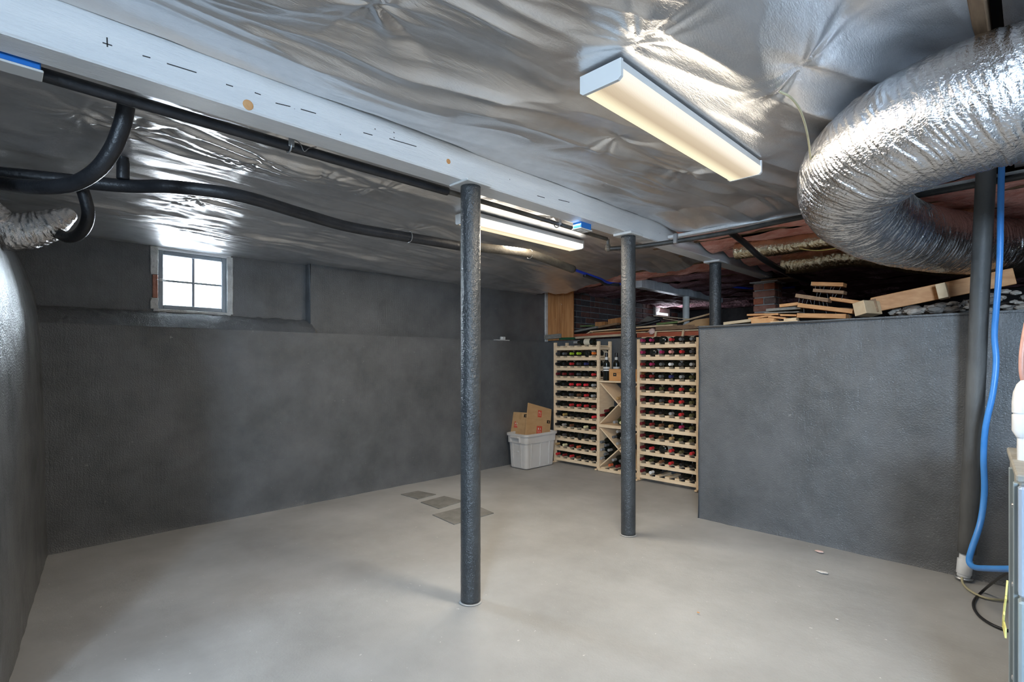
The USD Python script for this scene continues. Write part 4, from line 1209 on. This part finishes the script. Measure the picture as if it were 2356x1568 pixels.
# ---------------------------------------------------------------- crawl space timber and rubbish
def board(name, label, cat, a, b, h, w, m, Ya, Yb=None, rough=0.0, nails=None, end=None, group=None, up=(0, 0, 1)):
    """From picture point a to b (centres of its visible edge) on the planes Y; h seen height, w depth away from the viewer."""
    Yb = Ya if Yb is None else Yb
    p, q = P(*a, Y=Ya), P(*b, Y=Yb)
    p[1] += w / 2; q[1] += w / 2
    t = thing(name, label, cat, (p + q) / 2 - [0, 0, h / 2], group=group)
    part('plank', beam_between(p, q, w, h, up, .0015, rough, seed=len(label)), m, t)
    if end:
        ax = (q - p) / np.linalg.norm(q - p)
        part('cut_end', beam_between(p - ax * .0008, p + ax * end, w * .98, h * 1.01, up, .001), 'fresh_cut', t, label='pale freshly cut end')
    if nails:
        rr_ = random.Random(len(label) * 7)
        for k in range(nails[0]):
            f = (k + .5 + rr_.uniform(-.25, .25)) / nails[0]
            c = p + (q - p) * f - [0, rr_.uniform(.0, w * .3), h / 2 - .001]
            part('nail', cyl(c, c + [rr_.uniform(-.018, .012), rr_.uniform(-.004, .004), -nails[1] * rr_.uniform(.8, 1.05)], .0012, 6), 'nail_steel', t)
    return t


YR = 4.05
# lumber pile on the right retaining wall
board('lumber_offcut', 'short topmost board of the lumber pile with nails below', 'board', (1866, 652), (1940, 654), .026, .09, 'old_board', YR, nails=(6, .034), end=.06, rough=.004)
board('lumber_offcut', 'grey brown second board of the lumber pile with nails below', 'board', (1870, 667), (1941, 672), .022, .09, 'brown_wood', YR, nails=(6, .040))
board('lumber_offcut', 'brown nailed board sloping down in the lumber pile', 'board', (1830, 679), (1905, 690), .026, .10, 'brown_wood', YR - .03, nails=(8, .045), rough=.003)
board('lumber_offcut', 'tan board leaning down to the pale end grain block', 'board', (1908, 686), (1988, 697), .024, .10, 'old_board', YR + .03)
board('lumber_offcut', 'long pale edged plank sloping through the lumber pile', 'board', (1835, 701), (1961, 716), .028, .12, 'old_board', YR - .05, end=.045, nails=(5, .03))
board('lumber_offcut', 'short orange board rising on the left of the lumber pile', 'board', (1793, 703), (1836, 698), .022, .14, 'orange_wood', YR)
board('lumber_offcut', 'dark board lying under the long sloping plank', 'board', (1850, 706), (1990, 712), .014, .25, 'brown_wood', YR + .06)
board('lumber_plank', 'thick weathered plank lying flat at the bottom of the pile', 'board', (1833, 725), (1946, 727), .031, .16, 'old_board', YR - .06)
board('lumber_lath', 'grey board under the orange offcut in the pile', 'board', (1762, 713), (1842, 707), .020, .16, 'grey_wood', YR + .04)
board('lumber_lath', 'grey flat lath lying above the splintered orange wood', 'board', (1758, 719), (1838, 717), .008, .14, 'grey_wood', YR)
board('lumber_lath', 'long thin pale lath crossing the left of the pile', 'board', (1718, 724), (1790, 722), .014, .08, 'old_board', YR - .02)
board('lumber_lath', 'short thin lath in the middle of the pile', 'board', (1795, 724), (1832, 725), .014, .07, 'old_board', YR - .05)
board('lumber_lath', 'tilted thin lath left of the thick weathered plank', 'board', (1767, 728), (1808, 732), .014, .07, 'old_board', YR - .07)
board('splintered_wood', 'splintered orange kindling at the left foot of the pile', 'wood scrap', (1726, 739), (1783, 736), .040, .07, 'orange_wood', YR - .06, rough=.02)
board('splintered_wood', 'splintered orange shard lying on the kindling', 'wood scrap', (1718, 733), (1770, 726), .012, .10, 'orange_wood', YR - .01, rough=.02)
board('wood_block', 'small pale block with slanted end in the pile', 'wood block', (1803, 737), (1832, 734), .026, .06, 'fresh_cut', YR - .08)
board('wood_lath', 'pale strip lying along the wall top under the pile', 'board', (1772, 741), (1835, 738), .012, .06, 'fresh_cut', YR - .09)
board('sheet_scrap', 'tan sheet scrap lying on the wall top left of the pile', 'board', (1664, 744), (1730, 736), .022, .12, 'tan_sheet', YR - .03)
# long board with two blocks
lb = thing('long_timber', 'long orange brown timber leaning up over the rubble on the right', 'board', P(2160, 680, Y=4.25))
p, q = P(2006, 702, Y=4.12), P(2333, 635, Y=4.30)
part('plank', beam_between(p, q, .04, .098, (0, 0, 1), .003), 'old_board', lb)
p, q = P(2152, 671, Y=4.06), P(2152, 671, Y=4.16)
wb2 = thing('wood_block', 'pale end grain block nailed across the long leaning timber', 'wood block', P(2152, 690, Y=4.05))
ce_ = P(2169, 670, Y=4.125)
part('block', beam_between(ce_ + [0, -.05, 0], ce_ + [0, .045, 0], .048, .092, (-.2, 0, 1), .002), 'fresh_cut', wb2)
wb3 = thing('wood_block', 'pale end grain block at the foot of the long timber', 'wood block', P(1982, 725, Y=3.98))
ce_ = P(1981, 710, Y=4.02)
part('block', beam_between(ce_ + [0, -.05, 0], ce_ + [.06, .10, 0], .075, .088, (-.24, 0, 1), .002), 'fresh_cut', wb3)
wb4 = thing('wood_block', 'dark short block between the pale block and the long timber', 'wood block', P(2005, 720, Y=4.07))
ce_ = P(2003, 707, Y=4.07)
part('block', beam_between(ce_ + [-.03, 0, -.002], ce_ + [.035, .01, .012], .05, .088, (0, 0, 1), .002), 'brown_wood', wb4)

# debris on the wall behind the racks
Y0 = 5.10
board('siding_board', 'red painted siding board lying on the wall top above the corner rack', 'board', (1319, 777), (1432, 770), .026, .05, 'tan_sheet', Y0 - .02)
board('siding_board', 'darker red siding board standing behind the first one', 'board', (1319, 771), (1435, 766), .030, .03, 'red_siding', Y0 + .04)
sb_ = board('siding_board', 'long red siding board above the rack by the retaining wall', 'board', (1465, 771), (1618, 766), .050, .03, 'red_siding', Y0 + .03)
board('wood_lath', 'pale lath along the foot of the long red siding board', 'board', (1476, 776), (1618, 773), .014, .05, 'fresh_cut', Y0 - .03)
board('wood_lath', 'pale lath on top of the long red siding board', 'board', (1490, 763), (1618, 758), .012, .05, 'fresh_cut', Y0 + .02)
for a, lab in (((1508, 769), 'left wooden cleat on the long red siding board'), ((1571, 766), 'right wooden cleat on the long red siding board')):
    q = P(*a, Y=Y0 - .01)
    t = thing('wood_cleat', lab, 'wood block', q - [0, 0, .03])
    part('cleat', beam_between(q + [-.004, 0, -.032], q + [.008, 0, .036], .016, .022, (1, 0, 0)), 'fresh_cut', t)
board('grey_board', 'grey weathered board behind the red siding on the left', 'board', (1318, 763), (1372, 752), .026, .10, 'grey_wood', Y0 + .22)
board('brown_stick', 'brown stick leaning over the grey board', 'board', (1368, 754), (1420, 744), .026, .06, 'brown_wood', Y0 + .26)
board('wood_lath', 'bent pale lath left of the stacked laths', 'board', (1342, 772), (1357, 763), .014, .06, 'fresh_cut', Y0 + .06)
board('wood_lath', 'thin lath lying flat at the left of the stack', 'board', (1318, 769), (1342, 772), .008, .08, 'fresh_cut', Y0 + .08)
for k, (a, b, lab) in enumerate((((1357, 762), (1430, 756), 'upper of the stacked pale laths left of the middle post'), ((1360, 766), (1430, 762), 'middle of the stacked pale laths left of the middle post'), ((1358, 769), (1404, 767), 'lowest of the stacked pale laths left of the middle post'), ((1463, 760), (1500, 757), 'upper pale lath right of the middle post'), ((1463, 765), (1485, 764), 'lower pale lath right of the middle post'))):
    board('wood_lath', lab, 'board', a, b, .016, .07, 'fresh_cut' if k % 2 == 0 else 'old_board', Y0 + .10 + .02 * (k % 3))
board('wood_plank', 'long tan plank right of the middle post', 'board', (1463, 753), (1548, 747), .020, .10, 'fresh_cut', Y0 + .16)
board('wood_plank', 'brown plank in the shade behind the red siding', 'board', (1508, 755), (1618, 750), .045, .05, 'brown_wood', Y0 + .16)
board('green_strip', 'green painted strip behind the wooden panel', 'board', (1325, 750), (1362, 749), .018, .08, 'green_strip', Y0 + .5)
board('green_strip', 'green painted strip right of the middle post', 'board', (1510, 745), (1562, 740), .022, .12, 'green_strip', Y0 + .4)
for a, b, h, lab in (((1369, 746), (1392, 745), .062, 'small cut timber block left of the middle post'), ((1399, 741), (1434, 736), .075, 'larger cut timber block beside the middle post')):
    board('wood_block', lab, 'wood block', a, b, h, .10, 'fir_panel', Y0 + .36)
wedge = [P(1470, 741, Y=Y0 + .5), P(1490, 726, Y=Y0 + .6), P(1507, 731, Y=Y0 + .6), P(1508, 738, Y=Y0 + .5)]
wt = thing('board_scrap', 'wedge shaped grey board scrap in the crawl space', 'board', wedge[0])
part('panel', hull([w + [0, 0, 0] for w in wedge] + [w + [0, .1, 0] for w in wedge]), 'grey_wood', wt)
hose('black_tube', 'black tube lying between the debris right of the middle post', 'tube', [P(1462, 750, Y=Y0 + .3), P(1490, 744, Y=Y0 + .35), P(1520, 736, Y=Y0 + .4)], .022, 'black_plastic')
for k, (a, b) in enumerate((((1503, 726), (1590, 734)), ((1525, 732), (1570, 739)))):
    board('thin_stick', ['upper', 'lower'][k] + ' thin pale stick lying over the debris', 'stick', a, b, .009, .012, 'tan_sheet', Y0 + .45)
board('leaning_stick', 'light wooden stick sloping up towards the far post', 'stick', (1560, 741), (1640, 720), .018, .03, 'fresh_cut', Y0 + .3, Y0 + .1)
cbp = [P(1562, 752, Y=Y0 + .22), P(1637, 748, Y=Y0 + .1), P(1637, 730, Y=Y0 + .1), P(1600, 735, Y=Y0 + .16)]
ct = thing('cardboard_scrap', 'torn corrugated cardboard sheet beside the far post', 'cardboard', cbp[0])
part('sheet', hull(cbp + [c + [.0, .012, 0] for c in cbp]), 'cardboard', ct)
pk = P(1500, 762, Y=Y0 + .02)
fm = thing('foam_lump', 'pale pink lump of insulation on the red siding', 'insulation', pk - [0, 0, .03])
mm = trimesh.creation.icosphere(3, .04)
mm.vertices = np.array(mm.vertices) * [1, .8, .8] * (1 + .4 * (meshkit.noise(np.array(mm.vertices) * 60)[:, None] - .5)) + pk
part('lump', mm, 'pale_pink', fm, True)
q = P(1344, 778, Y=5.03)
board('dark_green_stick', 'dark green stick at the foot of the wooden panel', 'stick', (1286, 779), (1320, 778), .028, .03, 'dark_green', 5.03)
board('grey_scrap', 'broken grey board on the ledge under the wooden panel', 'board', (1248, 776), (1288, 772), .055, .03, 'grey_wood', 4.99, rough=.012)

# upright wooden panel closing the end of the left wall
wp = thing('boarded_partition', 'upright orange wooden boards closing the gap beside the black wall', 'panel', (-4.2, 5.06, 1.47))
part('board', box(-4.425, -4.236, 5.045, 5.075, 1.470, 2.13, .003), 'fir_panel', wp)
part('board', box(-4.226, -4.015, 5.040, 5.070, 1.470, 2.14, .003), 'fir_panel', wp)

# brick pier under the end of the beam
pr = thing('brick_pier', 'short red brick pier under the far end of the white beam', 'pier', (-2.03, 5.9, 1.45))
PX0, PX1, PY0, PY1 = -2.150, -1.925, 5.79, 6.01
part('mortar', box(PX0 + .010, PX1 - .010, PY0 + .010, PY1 - .010, 1.42, 2.045), 'mortar', pr)
rp = random.Random(9)
for c in range(8):
    z0 = 1.43 + c * .0765
    cuts = [(PX0, PX0 + .10), (PX0 + .112, PX1)] if c % 2 else [(PX0, PX1)]
    for a, b in cuts:
        for d0_, d1_ in ((PY0, PY0 + .10), (PY0 + .112, PY1)):
            o = rp.uniform(-.004, .004)
            part('brick', box(a + o, b + o, d0_ - abs(o), d1_ + o, z0, z0 + .064, .005), f'pier_brick_{rp.choice([0, 1, 2, 0])}', pr)
part('shim', box(PX0 - .03, PX1 + .03, PY0 - .02, PY1 + .02, 2.042, 2.054), 'white_enamel', pr, label='white shim plate')
part('packer', box(PX0 + .09, PX1 + .25, PY0 - .02, PY1 + .05, 2.054, 2.072), 'brown_wood', pr)

# second beam and post far back in the crawl space
b2 = thing('crawl_beam', 'weathered white beam deep in the crawl space', 'beam', (-3.15, 6.1, 2.0))
part('timber', box(-3.22, -3.12, 5.15, 7.3, 2.035, 2.14, .005), 'rough_beam_paint', b2)
kk = P(1562, 720, Y=6.25)
p2 = thing('crawl_post', 'pale post under the weathered beam deep in the crawl space', 'post', (kk[0], 6.25, 1.45))
part('shaft', cyl((-3.17, 6.30, 1.40), (-3.17, 6.30, 2.035), .042), 'off_white', p2, True)

# rubble on the retaining wall at the right
rg = random.Random(14)
stones, fill = [], []
for k in range(90):
    px_ = rg.uniform(2060, 2420)
    lift = np.interp(px_, [2060, 2230, 2356], [4, 26, 56])
    py_ = 716 - np.interp(px_, [2060, 2356], [-6, 4]) - rg.random() * lift
    q = P(px_, py_, Y=4.06 + rg.uniform(0, .18) + (716 - py_) * .002)
    s = rg.uniform(.026, .052) if k < 26 else rg.uniform(.010, .022)
    mm = trimesh.creation.icosphere(2, 1.0)
    v = np.array(mm.vertices)
    v = v * np.array([s * 1.3, s, s * .62]) * (1 + 1.0 * (meshkit.fbm(v * 1.9 + k * 5, 3)[:, None] - .5))
    (stones if k < 26 else fill).append((px_, trimesh.Trimesh(v + q, mm.faces, process=False)))
NUM = ORD + ['thirteenth', 'fourteenth', 'fifteenth', 'sixteenth', 'seventeenth', 'eighteenth', 'nineteenth', 'twentieth'] + ['twenty ' + o for o in ORD[:9]]
for k, (px_, m) in enumerate(sorted(stones, key=lambda x: x[0])):
    mt = rg.choice(['rubble', 'rubble', 'rubble_pale', 'pier_brick_0'])
    part('rubble_stone', m, mt, '/World', 40, f"{dict(rubble='grey', rubble_pale='pale', pier_brick_0='reddish')[mt]} stone, {NUM[k]} from left in the rubble on the right wall top", 'stone', 'rubble stones on the wall top')
part('rubble_chips', cat_(*[m for _, m in fill]), 'rubble_pale', '/World', 40, 'pale crumbled mortar chips between the stones on the right wall top', 'rubble', None, 'stuff')

# scraps on the floor
for (x, y, w, h, m, lab) in ((1886, 1269, .026, .012, 'pale_pink', 'pale crumpled leaf of paper on the floor by the right wall'), (1893, 1316, .030, .006, 'paper_white', 'small white paint chip on the floor right of centre'), (1607, 1409, .009, .006, 'orange_wood', 'tiny orange wood chip on the open floor'), (1926, 1424, .008, .005, 'paper_white', 'tiny white chip nearer the camera on the right floor')):
    q = P(x, y, z=.004)
    t = thing('floor_scrap', lab, 'scrap', q)
    mm = trimesh.creation.icosphere(2, 1.0)
    v = np.array(mm.vertices) * [w, w * .5, h * .5]
    v *= 1 + .6 * (meshkit.noise(v * 90)[:, None] - .5)
    part('scrap', trimesh.Trimesh(v + q + [0, 0, h * .25], mm.faces, process=False), m, t, True)
